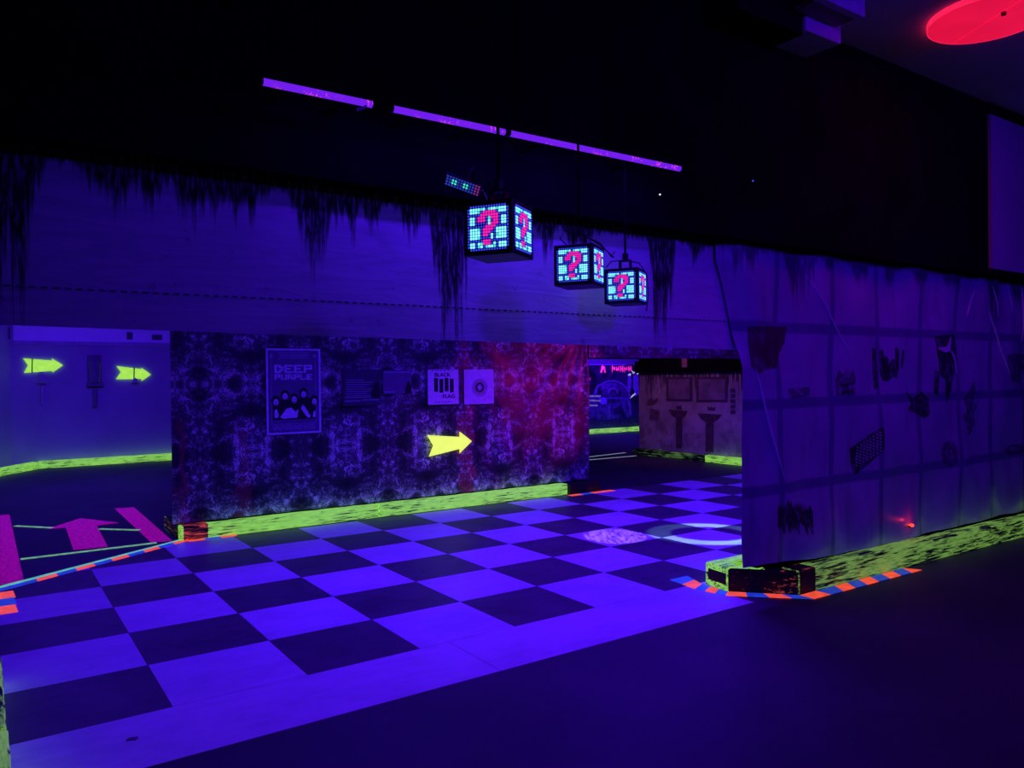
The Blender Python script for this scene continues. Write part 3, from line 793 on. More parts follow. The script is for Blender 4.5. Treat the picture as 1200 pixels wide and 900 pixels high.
# wall fittings behind the arrows
def fitting(px0, py0, px1, py1, mat, label, cat, extra):
    a, b = on_y(px0, py0, 9.84), on_y(px1, py1, 9.84)
    w_, h = b.x-a.x, a.z-b.z
    o = empty('wall_fitting', ((a.x+b.x)/2, 9.85, b.z)); o.name = cat.replace(' ', '_')
    tag(o, label, cat)
    MB().box((-w_*.42, -.03, 0), (w_*.42, 0, h), .01).build('back_plate', mat, o)
    MB().box((-w_*.5, -.13, h*.06), (w_*.5, -.025, h*.18), .012).build('tray', mat, o)
    MB().tube([(0, -.08, h*.18), (0, -.08, h*.8), (0, -.06, h*.96)], [w_*.34, w_*.38, w_*.22], 10).build('housing', mat, o)
    MB().tube([(0, -.06, -.02), (0, -.06, -h*extra)], [w_*.16, w_*.13], 8).build('drop_pipe', mat, o)
    return o
fitting(100, 416, 121, 455, flat('black_fitting', (0.20, 0.18, 0.23), .6), 'dark wall lantern between the two lime arrow signs', 'wall lantern', .55)
fitting(43, 436, 55, 450, flat('grey_fitting', (0.50, 0.44, 0.54), .5), 'small pale wall fitting below the left lime arrow sign', 'wall fitting', 1.7)
fitting(153, 444, 162, 448.5, flat('grey_fitting', (0.50, 0.44, 0.54), .5), 'tiny pale wall fitting below the right lime arrow sign', 'wall bracket', .3)

# ------------------------------------------------------------------ posters on the cloth
PY = 0.893
def rect_px(x0, y0, x1, y1, Y, skew=0.0):
    return [on_y(x0, y0, Y), on_y(x1, y0+skew, Y), on_y(x1, y1+skew, Y), on_y(x0, y1, Y)]
def poster_root(x0, y0, x1, y1, label):
    c = on_y((x0+x1)/2, y1, PY); o = empty('poster', (c.x, PY, c.z)); tag(o, label, 'poster', 'posters on the patterned cloth'); return o
class Sheet:
    """a poster as a rectangle in the wall plane; u to the right, v upwards, both 0..1"""
    def __init__(s, root, x0, x1, z0, z1, Y):
        s.r = root; s.x0, s.x1, s.z0, s.z1, s.Y = x0, x1, z0, z1, Y; s.par = root
    def P(s, u, v, d=0.0): return Vector((s.x0+(s.x1-s.x0)*u, s.Y-d, s.z0+(s.z1-s.z0)*v))-s.r.location
    def poly(s, name, uvs, mat, d=0.0, th=0.003):
        if not isinstance(uvs[0][0], (tuple, list)): uvs = [uvs]
        fine = name in ('small_print', 'print_line', 'portrait_eyes', 'title_lettering', 'border', 'inner_line')
        mb = MB()
        for q in uvs:
            mb.prism([s.P(u, v, d) for u, v in q], (0, -th, 0))
            if not fine: o_ = mb.build(name, mat, s.par); mb = MB()
        if fine: o_ = mb.build(name, mat, s.par)
        if name == 'paper': s.par = o_
        if name in ('small_print', 'print_line', 'portrait_eyes'): tag(o_, kind='stuff')
        return o_
    def rects(s, name, rs, mat, d=0.0, th=0.003):
        return s.poly(name, [[(a, b), (c, b), (c, e), (a, e)] for a, b, c, e in rs], mat, d, th)
    def ell(s, cu, cv, ru, rv, n=14): return [(cu+ru*math.cos(2*math.pi*k/n), cv+rv*math.sin(2*math.pi*k/n)) for k in range(n)]
PAPERD = flat('navy_poster_paper', (0.14, 0.12, 0.22), .5); LILAC = flat('lilac_ink', (0.75, 0.68, 0.92), .5); PALE = flat('pale_poster_ink', (0.85, 0.78, 0.95), .5)
INKB = flat('poster_black', (0.012, 0.010, 0.018), .5); MIDP = flat('mid_violet_ink', (0.36, 0.30, 0.48), .5)
# framed band poster
r = poster_root(312, 409, 375, 509, 'tall band poster with a pale border and five portraits on the patterned cloth')
a = on_y(312.5, 510, PY); b = on_y(375, 409, PY)
S = Sheet(r, a.x, b.x, a.z, b.z, PY)
S.rects('paper', [(0, 0, 1, 1)], PAPERD, 0, .004)
bw = .035; bh = .022
S.rects('border', [(0, 0, 1, bh), (0, 1-bh, 1, 1), (0, bh, bw, 1-bh), (1-bw, bh, 1, 1-bh)], LILAC, .004, .004)
S.rects('inner_line', [(.09, .115, .91, .122), (.09, .122, .10, .945), (.90, .122, .91, .945), (.22, .885, .80, .895), (.22, .945, .80, .955)], MIDP, .004, .002)
S.poly('corner_star', [S.ell(.10, .915, .035, .022, 8), S.ell(.89, .915, .035, .022, 8)], MIDP, .004, .003)
GL = {'D': ['1110', '1011', '1001', '1011', '1110'], 'E': ['1111', '1000', '1110', '1000', '1111'], 'P': ['1111', '1001', '1111', '1000', '1000'],
      'U': ['1001', '1001', '1001', '1001', '1111'], 'R': ['1110', '1001', '1110', '1011', '1001'], 'L': ['1000', '1000', '1000', '1000', '1111']}
def block_word(word, u0, u1, v0, v1, mat, name):
    rs = []; cw = (u1-u0)/(len(word)*4+(len(word)-1)*.55); ch = (v1-v0)/5
    for i, c in enumerate(word):
        for ry, row in enumerate(GL[c]):
            for rx, q in enumerate(row):
                if q == '1':
                    uu = u0+i*4.55*cw+rx*cw; vv = v1-(ry+1)*ch
                    rs.append((uu, vv, uu+cw*1.02, vv+ch*1.02))
    return S.rects(name, rs, mat, .005, .003)
block_word('DEEP', .15, .84, .715, .81, LILAC, 'title_lettering')
block_word('PURPLE', .15, .84, .635, .70, LILAC, 'title_lettering')
rs = []
random.seed(5)
for line, v in ((0, .092), (1, .072), (2, .052)):
    u = .11
    while u < .86:
        q = random.uniform(.05, .16); rs.append((u, v, min(u+q, .89), v+.012)); u += q+.02
S.rects('small_print', rs, MIDP, .004, .002)
rs = [(.25+.06*k, .908, .25+.06*k+.045, .932) for k in range(9)]
S.rects('small_print', rs, MIDP, .004, .002)
heads = [(.17, .38), (.335, .445), (.50, .405), (.675, .465), (.875, .375)]
S.poly('group_silhouette', [[(.11, .17), (.90, .17), (.90, .36), (.80, .40), (.73, .44), (.62, .44), (.55, .38), (.42, .40), (.28, .42), (.22, .36), (.11, .36)]]+[S.ell(u, v+.012, .085, .062) for u, v in heads], INKB, .005, .002)
S.poly('portrait_face', [S.ell(u, v-.005, .046, .040) for u, v in heads], PALE, .008, .003)
S.poly('portrait_beard', [S.ell(u, v-.030, .028, .016, 8) for u, v in heads], MIDP, .0115, .002)
S.poly('portrait_eyes', [S.ell(u+q, v+.003, .010, .006, 6) for u, v in heads for q in (-.018, .018)], INKB, .0115, .002)
S.poly('bright_clothing', [[(.14, .28), (.18, .30), (.22, .22), (.19, .19), (.14, .20)], [(.36, .30), (.44, .31), (.52, .26), (.58, .29), (.55, .19), (.30, .18), (.24, .20)],
                           [(.66, .34), (.70, .31), (.80, .20), (.76, .18), (.70, .22), (.62, .30)], [(.86, .26), (.89, .26), (.89, .19), (.84, .19)]], LILAC, .008, .003)
# dark poster with fine lines
r = poster_root(401, 433, 446, 475, 'dark square poster with fine faint lines beside the framed poster')
a = on_y(402, 476, PY); b = on_y(446, 433, PY); S = Sheet(r, a.x, b.x, a.z, b.z, PY)
S.rects('paper', [(0, 0, 1, 1)], flat('near_black_paper', (0.06, 0.05, 0.09), .5), 0, .004)
S.rects('print_line', [(.08, .70-.062*k, .55+.35*((k*37 % 10)/10), .70-.062*k+.018) for k in range(8)]+[(.05, .12, .45, .15), (.5, .14, .95, .17), (.05, .22, .95, .24)], MIDP, .004, .002)
S.poly('dark_figure', [(.72, .3), (.82, .62), (.92, .66), (.97, .4), (.97, .2), (.75, .2)], INKB, .006, .002)
# violet poster
r = poster_root(448, 434, 482, 463, 'small plain violet print between the dark and the black bar posters')
a = on_y(449, 462, PY); b = on_y(482, 434, PY); S = Sheet(r, a.x, b.x, a.z, b.z, PY)
S.rects('paper', [(0, 0, 1, 1)], flat('violet_paper', (0.17, 0.10, 0.22), .5), 0, .004)
S.poly('dark_figure', [(.76, 0), (.78, .3), (.88, .55), (.97, .4), (.99, 0)], INKB, .004, .003)
S.rects('print_line', [(.05, .06, .4, .12), (.05, .9, .95, .95)], MIDP, .004, .002)
# four bar poster
r = poster_root(500, 433, 537, 475, 'pale square poster with four black bars')
a = on_y(501.5, 474.5, PY); b = on_y(537, 433, PY); S = Sheet(r, a.x, b.x, a.z, b.z, PY)
PAPL = flat('pale_lilac_paper', (0.85, 0.78, 0.98), .5)
S.rects('paper', [(0, 0, 1, 1)], PAPL, 0, .004)
S.rects('border', [(0, 0, 1, .02), (0, .98, 1, 1), (0, 0, .02, 1), (.98, 0, 1, 1)], PALE, .004, .002)
for k, (u, v0, v1) in enumerate(((.20, .37, .76), (.37, .34, .735), (.54, .37, .76), (.71, .34, .735))):
    S.rects('black_bar', [(u, v0, u+.125, v1)], INKB, .004, .003)
hx, hz = S.x1-S.x0, S.z1-S.z0
text_mesh('BLACK', hz*.15, INKB, 'lettering', S.par, S.P(.22, .80, .005), XA, ZA, .003, .0015, hx*.52)
text_mesh('FLAG', hz*.15, INKB, 'lettering', S.par, S.P(.47, .18, .005), XA, ZA, .003, .0015, hx*.40)
S.rects('small_print', [(.22+.1*k, .06, .22+.1*k+.07, .085) for k in range(6)]+[(.34, .22, .40, .235)]+[(.12+.13*k, .955, .12+.13*k+.08, .985) for k in range(6)], MIDP, .004, .002)
# round emblem poster
r = poster_root(543, 433, 578, 474, 'pale square poster with a round ringed emblem')
a = on_y(544, 474, PY); b = on_y(578, 433, PY); S = Sheet(r, a.x, b.x, a.z, b.z, PY)
S.rects('paper', [(0, 0, 1, 1)], flat('violet_blue_paper', (0.66, 0.58, 0.92), .5), 0, .004)
S.rects('border', [(0, 0, 1, .02), (0, .98, 1, 1), (0, 0, .025, 1), (.975, 0, 1, 1)], PALE, .004, .002)
cc = S.P(.52, .48, .004)
for ro, ri, mt in ((.118, .106, MIDP), (.098, .072, MIDP), (.066, .040, INKB), (.034, .020, MIDP)):
    MB().ring(cc, ro, ri, XA, ZA, (0, -.003, 0), 24).build('emblem_ring', mt, S.par)
MB().tube([cc, cc+Vector((0, -.004, 0))], .008, 8).build('emblem_centre', PALE, S.par)

# ------------------------------------------------------------------ washroom banner on the side partition
BX = 10.04
bn = empty('printed_banner', (BX, 2.9, 0.14)); tag(bn, 'grimy washroom banner with two printed mirrors and sinks', 'printed banner')
def banner_mat():
    k = NT('washroom_print'); v = k.pos(); p = k.sep(v)
    n = k.noise(v, 1.7, 5, .65); n2 = k.noise(k.scale(v, 1, 16, 1.4), 1.2, 5, .7)
    base = k.mix(k.step(n, .3, .7), (0.34, 0.26, 0.30), (0.62, 0.52, 0.56))
    d = k.m_('SUBTRACT', 1.93, p[2])
    L = k.step(n2, .35, .72, 0.12, 1.0)
    st = k.step(k.m_('DIVIDE', d, L), .5, 1.2, 1, 0)
    low = k.m_('MULTIPLY', k.step(k.noise(v, 3.5, 5, .7), .48, .62), k.step(p[2], 0.5, 1.1, 1, .2))
    base = k.mix(k.m_('MULTIPLY', low, .55), base, (0.16, 0.08, 0.10))
    return k.fin(k.mix(k.m_('MULTIPLY', st, .9), base, (0.03, 0.02, 0.03)), .55, None, 0, .3)
V = []; F = []
ny, nz = 40, 24
for j in range(nz+1):
    for i in range(ny+1):
        y = 1.05+(4.25-1.05)*i/ny; z = 0.13+(1.97-.13)*j/nz
        V.append((BX-0.004+0.006*math.sin(y*5)-.006, y, z))
for j in range(nz):
    for i in range(ny):
        q = j*(ny+1)+i; F.append((q, q+ny+1, q+ny+2, q+1))
me = bpy.data.meshes.new('sheet'); me.from_pydata(V, [], F); BSHEET = under(link('sheet', me, banner_mat(), None, True), bn)
def bpoly(name, polys, mat, d=0.016):
    for q in polys:
        P = [on_x(670+a/5.4545, 390+b/5.4545, BX-d) for a, b in q]
        on_sheet(MB().prism(P, (0.003, 0, 0)).build(name, mat), BSHEET)
MFR = flat('mirror_frame_ink', (0.11, 0.07, 0.11)); MGL = flat('mirror_glass_ink', (0.28, 0.20, 0.30), var=.35, sc_=3)
for (x0, y0, x1, y1) in ((604, 283, 768, 438), (796, 283, 995, 444)):
    bpoly('mirror_frame_print', [[(x0, y0), (x1, y0), (x1, y1), (x0, y1)]], MFR, .018)
    bpoly('mirror_glass_print', [[(x0+15, y0+13), (x1-15, y0+13), (x1-15, y1-15), (x0+15, y1-15)]], MGL, .023)
BRN = flat('sink_ink', (0.13, 0.07, 0.10), var=.3)
bpoly('sink_print', [[(617, 490), (738, 500), (722, 530), (704, 546), (704, 740), (666, 735), (666, 546), (640, 530)]], BRN, .018)
bpoly('sink_print', [[(802, 515), (962, 522), (940, 550), (908, 575), (906, 765), (854, 758), (858, 575), (826, 550)]], BRN, .018)
bpoly('tap_print', [[(668, 468), (700, 466), (702, 490), (670, 490)], [(868, 470), (884, 480), (895, 468), (900, 482), (918, 474), (916, 500), (868, 496)]], MFR, .018)
bpoly('scribble_print', [[(480, 440), (510, 410), (520, 432), (550, 415), (548, 442), (520, 462), (482, 462)], [(500, 480), (560, 500), (556, 558), (498, 556)]], flat('brown_ink', (.22, .12, .15), var=.3), .018)
bpoly('scribble_print', [[(1012+q, 360+k*34), (1040+q, 354+k*34), (1046-q, 378+k*34), (1016, 384+k*34)] for k, q in ((0, 0), (1, 4), (2, -3), (3, 3), (4, 0))], MFR, .018)
pm = box_obj('pelmet', (BX-.09, 1.02, 1.72), (BX-.02, 4.28, 1.97), BLACK); tag(pm, 'black pelmet beam along the top of the washroom banner', 'pelmet')
q = on_x(802, 425, BX-.1)
MB().box((BX-.10, q.y-.07, q.z-.09), (BX-.091, q.y+.07, q.z+.09)).build('orange_tag', flat('dim_orange_tag', (.45, .20, .22)), pm)

# ------------------------------------------------------------------ car mural on the far wall
MY = 9.54
mr = empty('graffiti_mural', (14.0, MY, 0.15)); tag(mr, 'dark graffiti mural of an old car seen through the gap', 'mural')
MBOARD = []
def mput(o):
    if MBOARD and o.name.split('.')[0] not in ('upper_strip', 'strip_edge'): on_sheet(o, MBOARD[0])
    else:
        under(o, mr)
        if not MBOARD: MBOARD.append(o)
def mpoly(name, polys, mat, layer):
    mb = MB()
    for q in polys:
        mb.prism([on_y(640+a/10, 390+b/10, MY-.006*layer) for a, b in q], (0, .005, 0))
        if 'line' not in name and 'ring' not in name: mput(mb.build(name, mat)); mb = MB()
    if mb.v: mput(mb.build(name, mat))
def glow(name, c, e): return flat(name, c, .6, e, 1.0, var=.3, sc_=9)
def mural_noise(name, lo, hi, sc_):
    k = NT(name); n = k.noise(k.pos(), sc_, 5, .65, 1.0)
    return k.fin(k.mix(k.step(n, .38, .62), lo, hi), .55, None, 0, .3)
NAVY = mural_noise('mural_navy', (0.025, 0.022, 0.04), (0.16, 0.12, 0.22), 3.0)
mpoly('mural_board', [[(380, 372), (1140, 372), (1140, 1170), (380, 1185)]], mural_noise('mural_dark', (0.008, 0.008, 0.014), (0.08, 0.05, 0.11), 1.6), 1)
mpoly('upper_strip', [[(380, 310), (1140, 310), (1140, 375), (380, 375)]], flat('grey_violet_strip', (0.34, 0.28, 0.34)), 1)
mpoly('strip_edge', [[(440, 368), (940, 368), (940, 378), (440, 378)]], flat('lilac_edge', (0.8, 0.75, 0.9)), 2)
mpoly('car_cabin', [[(550, 740), (560, 660), (600, 595), (660, 565), (760, 555), (860, 565), (920, 600), (960, 680), (985, 760)]], NAVY, 2)
mpoly('car_bonnet', [[(440, 735), (600, 725), (985, 755), (1010, 900), (1020, 1100), (800, 1140), (440, 1130)]], mural_noise('mural_blue', (0.03, 0.028, 0.06), (0.20, 0.17, 0.34), 2.2), 3)
mpoly('car_shadow', [[(440, 1000), (700, 1020), (1080, 980), (1080, 1165), (440, 1175)]], flat('mural_dark2', (0.05, 0.045, 0.09), var=.4), 4)
def arc(cx, cy, rx, ry, a0, a1, w_, n=12):
    o_ = [(cx+rx*math.cos(math.radians(a0+(a1-a0)*k/n)), cy-ry*math.sin(math.radians(a0+(a1-a0)*k/n))) for k in range(n+1)]
    i_ = [(cx+(rx-w_)*math.cos(math.radians(a0+(a1-a0)*k/n)), cy-(ry-w_)*math.sin(math.radians(a0+(a1-a0)*k/n))) for k in range(n+1)]
    return [[o_[k], o_[k+1], i_[k+1], i_[k]] for k in range(n)]
mpoly('car_roof_line', arc(770, 770, 220, 215, 5, 160, 14), flat('mural_pale', (0.55, 0.42, 0.62), var=.3), 3)
mpoly('headlamp_ring', arc(785, 700, 60, 55, -10, 190, 16), flat('mural_mauve', (0.55, 0.30, 0.55), var=.3), 4)
mpoly('windscreen_glint', [[(560, 720), (575, 650), (605, 605), (622, 612), (600, 680), (590, 720)], [(660, 590), (700, 578), (706, 600), (668, 612)], [(650, 625), (690, 615), (686, 655), (664, 660)]], flat('mural_pale_glint', (0.42, 0.36, 0.42), var=.3), 4)
mpoly('headlamp', [[(620, 770), (680, 756), (716, 780), (710, 830), (660, 842), (622, 820)]], flat('mural_bright_blue', (0.55, 0.5, 0.9), var=.3), 5)
mpoly('bonnet_ridge', [[(700, 758), (985, 766), (985, 778), (700, 770)], [(730, 860), (745, 858), (752, 1010), (736, 1012)], [(955, 790), (985, 800), (1000, 960), (985, 965)]], flat('mural_ridge', (0.36, 0.32, 0.50), var=.4), 5)
mpoly('car_window', [[(650, 600), (760, 585), (860, 600), (900, 660), (640, 670)]], flat('mural_violet', (0.22, 0.12, 0.32), var=.6, sc_=8), 3)
CRM = glow('mural_cream', (.55, .45, .35), (.10, .08, .05))
mpoly('grille_bar', [[(440, 730), (640, 735), (640, 752), (440, 750)], [(440, 780), (640, 790), (640, 805), (440, 800)], [(440, 840), (610, 845), (600, 862), (440, 860)], [(440, 880), (500, 885), (500, 900), (440, 898)], [(440, 735), (465, 735), (465, 890), (440, 890)]], CRM, 5)
mpoly('pale_figure', [[(960, 480), (990, 470), (1000, 560), (985, 700), (955, 650)], [(1020, 500), (1080, 480), (1085, 720), (1040, 740), (1025, 640)]], flat('mural_lilac', (.55, .45, .75), var=.4), 4)
PNK = glow('mural_pink', (.8, .1, .4), (.85, .02, .28))
mpoly('pink_lettering', [[(660, 375), (690, 400), (700, 465), (684, 468), (670, 420), (655, 468), (636, 466), (646, 400)]]+
      [[(770+k*24, 396+(k*29 % 23)), (782+k*24, 378+(k*17 % 21)), (787+k*24, 425+(k*11 % 31)), (776+k*24, 470-(k*31 % 37))] for k in range(10)]+[[(772+k*48, 418+(k*13 % 15)), (800+k*48, 410+(k*7 % 13)), (800+k*48, 420+(k*7 % 13)), (772+k*48, 430+(k*13 % 15))] for k in range(5)], PNK, 3)
mpoly('red_patch', [[(445, 460), (490, 455), (500, 520), (530, 530), (520, 560), (450, 575)]], glow('mural_red', (.5, .06, .15), (.13, .005, .04)), 3)
mpoly('green_spot', [[(445, 610), (470, 604), (468, 640), (490, 670), (470, 676), (455, 650)]], glow('mural_green', (.4, .7, .5), (.10, .35, .2)), 3)
mpoly('white_scribble', [[(960, 495), (975, 478), (1000, 480), (985, 505)], [(1000, 440), (1030, 462), (1060, 430), (1085, 480), (1070, 488), (1050, 462), (1022, 484)], [(1040, 380), (1090, 385), (1085, 415), (1060, 405)], [(985, 770), (1010, 730), (1045, 705), (1050, 720), (1015, 750)]], glow('mural_white', (.8, .8, .85), (.35, .33, .40)), 5)

# ------------------------------------------------------------------ question mark light cubes
QM = ["................",
      ".cccccc.ccccccc.",
      ".cccc.ppppp.ccc.",
      ".....ppppppp....",
      ".cc.ppp.cppp.cc.",
      ".cc.ppp.c.pp.cc.",
      ".cc.....cppp.cc.",
      ".......pppp.....",
      ".cccc.pppp.cccc.",
      ".cccc.ppp..cccc.",
      ".cccc.pp.c.cccc.",
      ".cccc....c.cccc.",
      "......ppp.......",
      ".cc.ccppp.c.ccc.",
      ".cc.cc.cccc.ccc.",
      "................"]
LEDB = flat('blue_led', (.02, .02, .1), .4, (0.04, 0.05, 1.0), 1.1, var=.1)
LEDC = flat('cyan_led', (.02, .1, .1), .4, (0.22, 0.85, 1.0), 1.35, var=.1)
LEDG = flat('green_cyan_led', (.02, .1, .1), .4, (0.05, 0.75, 0.66), 1.1, var=.1)
LEDP = flat('pink_led', (.1, .02, .1), .4, (0.92, 0.015, 0.46), 1.1, var=.1)
CW = 0.205
def led_face_mesh():
    mb = MB(); n = 16; half = CW*0.425; st = 2*half/n
    for r_ in range(n):
        for c_ in range(n):
            if (r_ in (0, 15)) and (c_ in (0, 15)): continue
            ch = QM[r_][c_]
            mb.cur = {'.': 0, 'c': 1, 'p': 3}[ch]
            if ch == 'c' and (r_+c_) % 3 == 0 and 3 < c_ < 12: mb.cur = 2
            x = -half+(c_+.5)*st; z = half-(r_+.5)*st; q = st*(.30 if ch == '.' else .42)
            mb.idx([(x-q, 0, z-q), (x+q, 0, z-q), (x+q, 0, z+q), (x-q, 0, z+q), (x-q*.7, -.0015, z-q*.7), (x+q*.7, -.0015, z-q*.7), (x+q*.7, -.0015, z+q*.7), (x-q*.7, -.0015, z+q*.7)],
                   [(4, 5, 6, 7), (0, 1, 5, 4), (1, 2, 6, 5), (2, 3, 7, 6), (3, 0, 4, 7)])
    me = bpy.data.meshes.new('led_matrix'); me.from_pydata(mb.v, [], mb.f); me.update()
    for k in (LEDB, LEDC, LEDG, LEDP): me.materials.append(k)
    me.polygons.foreach_set('material_index', mb.mi)
    return me
LEDME = led_face_mesh()
CUBE_ANG = math.radians(-58)     # faces look back along the row of cubes
def light_cube(loc, ang, label, cables):
    o = empty('light_cube', (loc[0], loc[1], loc[2]-CW/2)); o.rotation_euler = (0, 0, ang)
    tag(o, label, 'light cube', 'hanging question mark light cubes')
    h = CW/2
    hs = MB().box((-h, -h, 0), (h, h, CW), .004).build('housing', BLACKP, o)
    for k in range(4):
        e = bpy.data.objects.new('led_matrix', LEDME); col.objects.link(e); e.parent = hs
        e.matrix_local = Matrix.Rotation(k*math.pi/2, 4, 'Z') @ Matrix.Translation((0, -h-.0005, CW/2))
        tag(e, kind='stuff')
    br = MB(); br.box((-.035, -.02, CW), (.035, .02, CW+.012)); br.box((-.035, -.02, CW), (-.028, .02, CW+.06)); br.box((.028, -.02, CW), (.035, .02, CW+.06)); br.box((-.035, -.02, CW+.052), (.035, .02, CW+.06))
    br.build('hanger_bracket', DKMETAL, o)
    top = 4.27-(loc[2]-CW/2)
    MB().tube([(0, 0, CW+.055), (0, 0, top)], .007, 8).build('drop_rod', BLACK, o)
    MB().tube([(0, 0, CW+.06), (0, 0, CW+.10)], .018, 10).build('rod_clamp', DKMETAL, o)
    for pts in cables: MB().tube(pts, .0035, 6).build('cable', BLACKP, o)
    return o
h = CW/2
# the local frame: -y looks at the photographer, +x to the right
light_cube((0.198, -5.163, 2.209), CUBE_ANG, 'largest question mark light cube, nearest and leftmost of the three',
           [[(-.02, 0, CW+.06), (-.05, .02, CW+.10), (-.08, .02, CW+.06), (-.07, .03, CW+.002)]])
light_cube((1.061, -4.611, 2.205), CUBE_ANG, 'middle sized question mark light cube in the middle of the three',
           [[(-.02, 0, CW+.06), (-.07, -.02, CW+.09), (-.10, -.01, CW+.05), (-.06, 0, CW+.01)], [(.02, 0, CW+.06), (.08, .10, CW+.03), (.10, .25, CW-.02), (.09, .34, CW+.02)],
            [(.02, .01, CW+.07), (.09, .12, CW+.01), (.12, .22, CW-.03), (.08, .30, CW-.01)]])
light_cube((1.70, -4.27, 2.173), CUBE_ANG, 'smallest question mark light cube, farthest and rightmost of the three',
           [[(0, 0, CW+.06), (.08, .02, CW+.04), (.125, .02, CW-.03), (.13, .03, .06), (.118, .03, -.04)], [(-.02, 0, CW+.06), (-.07, -.06, CW+.05), (-.09, -.1, CW+.01)]])

# small LED panel lamp beside the first cube
pn = empty('led_panel_lamp', (0.375, -4.6, 2.535)); pn.rotation_euler = (math.radians(-42), math.radians(20), math.radians(-32))
tag(pn, 'small tilted LED panel lamp above the largest light cube', 'panel lamp')
MB().box((-.085, -.03, 0), (.085, .03, .022), .004).build('housing', BLACKP, pn)
mb = MB(); random.seed(11)
for a in range(12):
    for b_ in range(4):
        mb.cur = 3 if a > 9 else (1 if (a in (2, 3, 6, 7) and b_ in (1, 2)) else 0)
        x = -.076+a*.0138; y = -.022+b_*.0147
        mb.box((x-.0045, y-.0045, -.0015), (x+.0045, y+.0045, 0.0))
LEDV = flat('mauve_led', (.1, .05, .1), .4, (0.28, 0.03, 0.30), .7)
tag(mb.build('led_matrix', [flat('dim_blue_led', (.02, .02, .1), .4, (.03, .05, .55), .8), LEDG, LEDG, LEDV], pn), kind='stuff')
MB().tube([(.09, .0, .02), (.115, .0, -.01), (.13, -.01, -.05)], .0028, 6).build('cable', flat('grey_cable', (.6, .55, .65)), pn)
MB().tube([(0, 0, .02), (0, .06, .25), (0, .30, .45)], .008, 8).build('bracket_arm', BLACK, pn)

# ------------------------------------------------------------------ black light bars
def bar_mat():
    k = NT('black_light_diffuser'); v = k.coord()
    f = k.vor(k.scale(v, 1, .4, .4), 85.0)
    s_ = k.step(f, .18, .42, 1, 0)
    lo = k.noise(v, 3.2, 2)
    pk = k.m_('MULTIPLY', s_, k.step(lo, .48, .60))
    e = k.mix(pk, (0.16, 0.012, 0.82), (0.95, 0.06, 0.65))
    return k.fin((.05, .03, .1), .4, e, 1.0)
BARM = bar_mat()
def light_bar(xa, xb, y, z, label, brackets=()):
    o = empty('black_light_bar', ((xa+xb)/2, y, z)); tag(o, label, 'light bar', 'black light bars on the black upper wall')
    L = (xb-xa)/2
    MB().box((-L, -.012, .006), (L, .030, .034), .003).build('housing', BLACK, o)
    MB().tube([(-L+.006, -.004, 0), (L-.006, -.004, 0)], .016, 10).build('diffuser', BARM, o, True)
    for s_ in (-1, 1):
        MB().tube([(s_*L, -.004, 0), (s_*(L-.008), -.004, 0)], .018, 10).build('end_cap', BLACKP, o)
    for t in (-.55, .55):
        MB().box((L*t-.012, .0, .012), (L*t+.012, -4.14-y, .026)).build('wall_bracket', BLACK, o)
    for pts in brackets: MB().tube(pts, .006, 8).build('hanging_cord', flat('violet_cord', (.30, .25, .4)), o)
    return o
yb, zb = -4.42, 2.89
def bx(px_, py_): return on_y(px_, py_, yb).x
light_bar(bx(305, 95), bx(437, 125), yb, zb, 'short dim black light bar on the upper left of the black wall', [[(.22, -.005, -.01), (.20, -.02, -.03), (.17, -.02, -.045)]])
light_bar(bx(458, 127), bx(592, 157), yb, zb, 'middle black light bar with pink speckles')
light_bar(bx(595, 157), bx(797, 198), yb, zb, 'longest black light bar, ending above the light cubes')
# bars over the track, flush above the header line of sight
for i, (x, y, z, p) in enumerate(ARENA_BARS):
    o = empty('ceiling_light_bar', (x, y, z)); tag(o, ['black light bar hung over the left of the chequered track', 'black light bar hung over the middle of the chequered track', 'black light bar hung over the right of the chequered track',
        'black light bar hung over the far part of the side lane', 'black light bar hung over the floor arrow of the side lane', 'black light bar hung in front of the car mural'][i], 'light bar', 'black light bars hung over the track')
    MB().box((-.62, -.05, 0), (.62, .05, .07), .006).build('housing', BLACK, o)
    MB().box((-.60, -.035, -.03), (.60, .035, .0)).build('reflector', flat('violet_reflector', (.3, .3, .4)), o)
    for s_ in (-.5, .5): MB().tube([(s_, 0, .07), (s_, 0, 4.27-z)], .005, 6).build('drop_rod', BLACK, o)
for i, (loc, aim, p) in enumerate(FLOODS):
    o = empty('flood_light', (loc[0], loc[1]-.10, loc[2]+.05)); tag(o, ['black light flood on the ceiling behind the visitors', 'black light flood on the ceiling to the visitors\' right'][i], 'flood light')
    d = (Vector(aim)-Vector(loc)).normalized()
    MB().box((-.28, -.10, -.10), (.28, .03, .12), .01).build('housing', BLACK, o)
    MB().tube([(-.2, -.04, .1), (-.2, -.04, 4.27-loc[2]-.05)], .01, 8).build('yoke', DKMETAL, o); MB().tube([(.2, -.04, .1), (.2, -.04, 4.27-loc[2]-.05)], .01, 8).build('yoke', DKMETAL, o)
def par_can(loc, aim, label):
    d = (Vector(aim)-Vector(loc)).normalized()
    o = empty('stage_lamp', Vector(loc)-d*.06); tag(o, label, 'stage lamp', 'stage lamps behind the header')
    MB().tube([-d*.16, -d*.14, d*.0, d*.03], [.03, .055, .06, .066], 16, False).build('can', BLACK, o)
    MB().tube([-d*.17, -d*.155], [.028, .03], 12).build('rear_cap', BLACK, o)
    MB().tube([-d*.05+Vector((0, 0, .05)), (0, 0, 4.27-loc[2]-.02)], .008, 8).build('drop_rod', BLACK, o)
par_can(*RED_PAR, 'black stage lamp throwing red onto the patterned cloth')
par_can(*PINK_PAR, 'black stage lamp throwing a pink pool onto the tiles')
par_can(*RING_PAR, 'black stage lamp throwing a pale blue ring onto the tiles')
par_can(*MAUVE_PAR, 'black stage lamp washing the washroom banner')
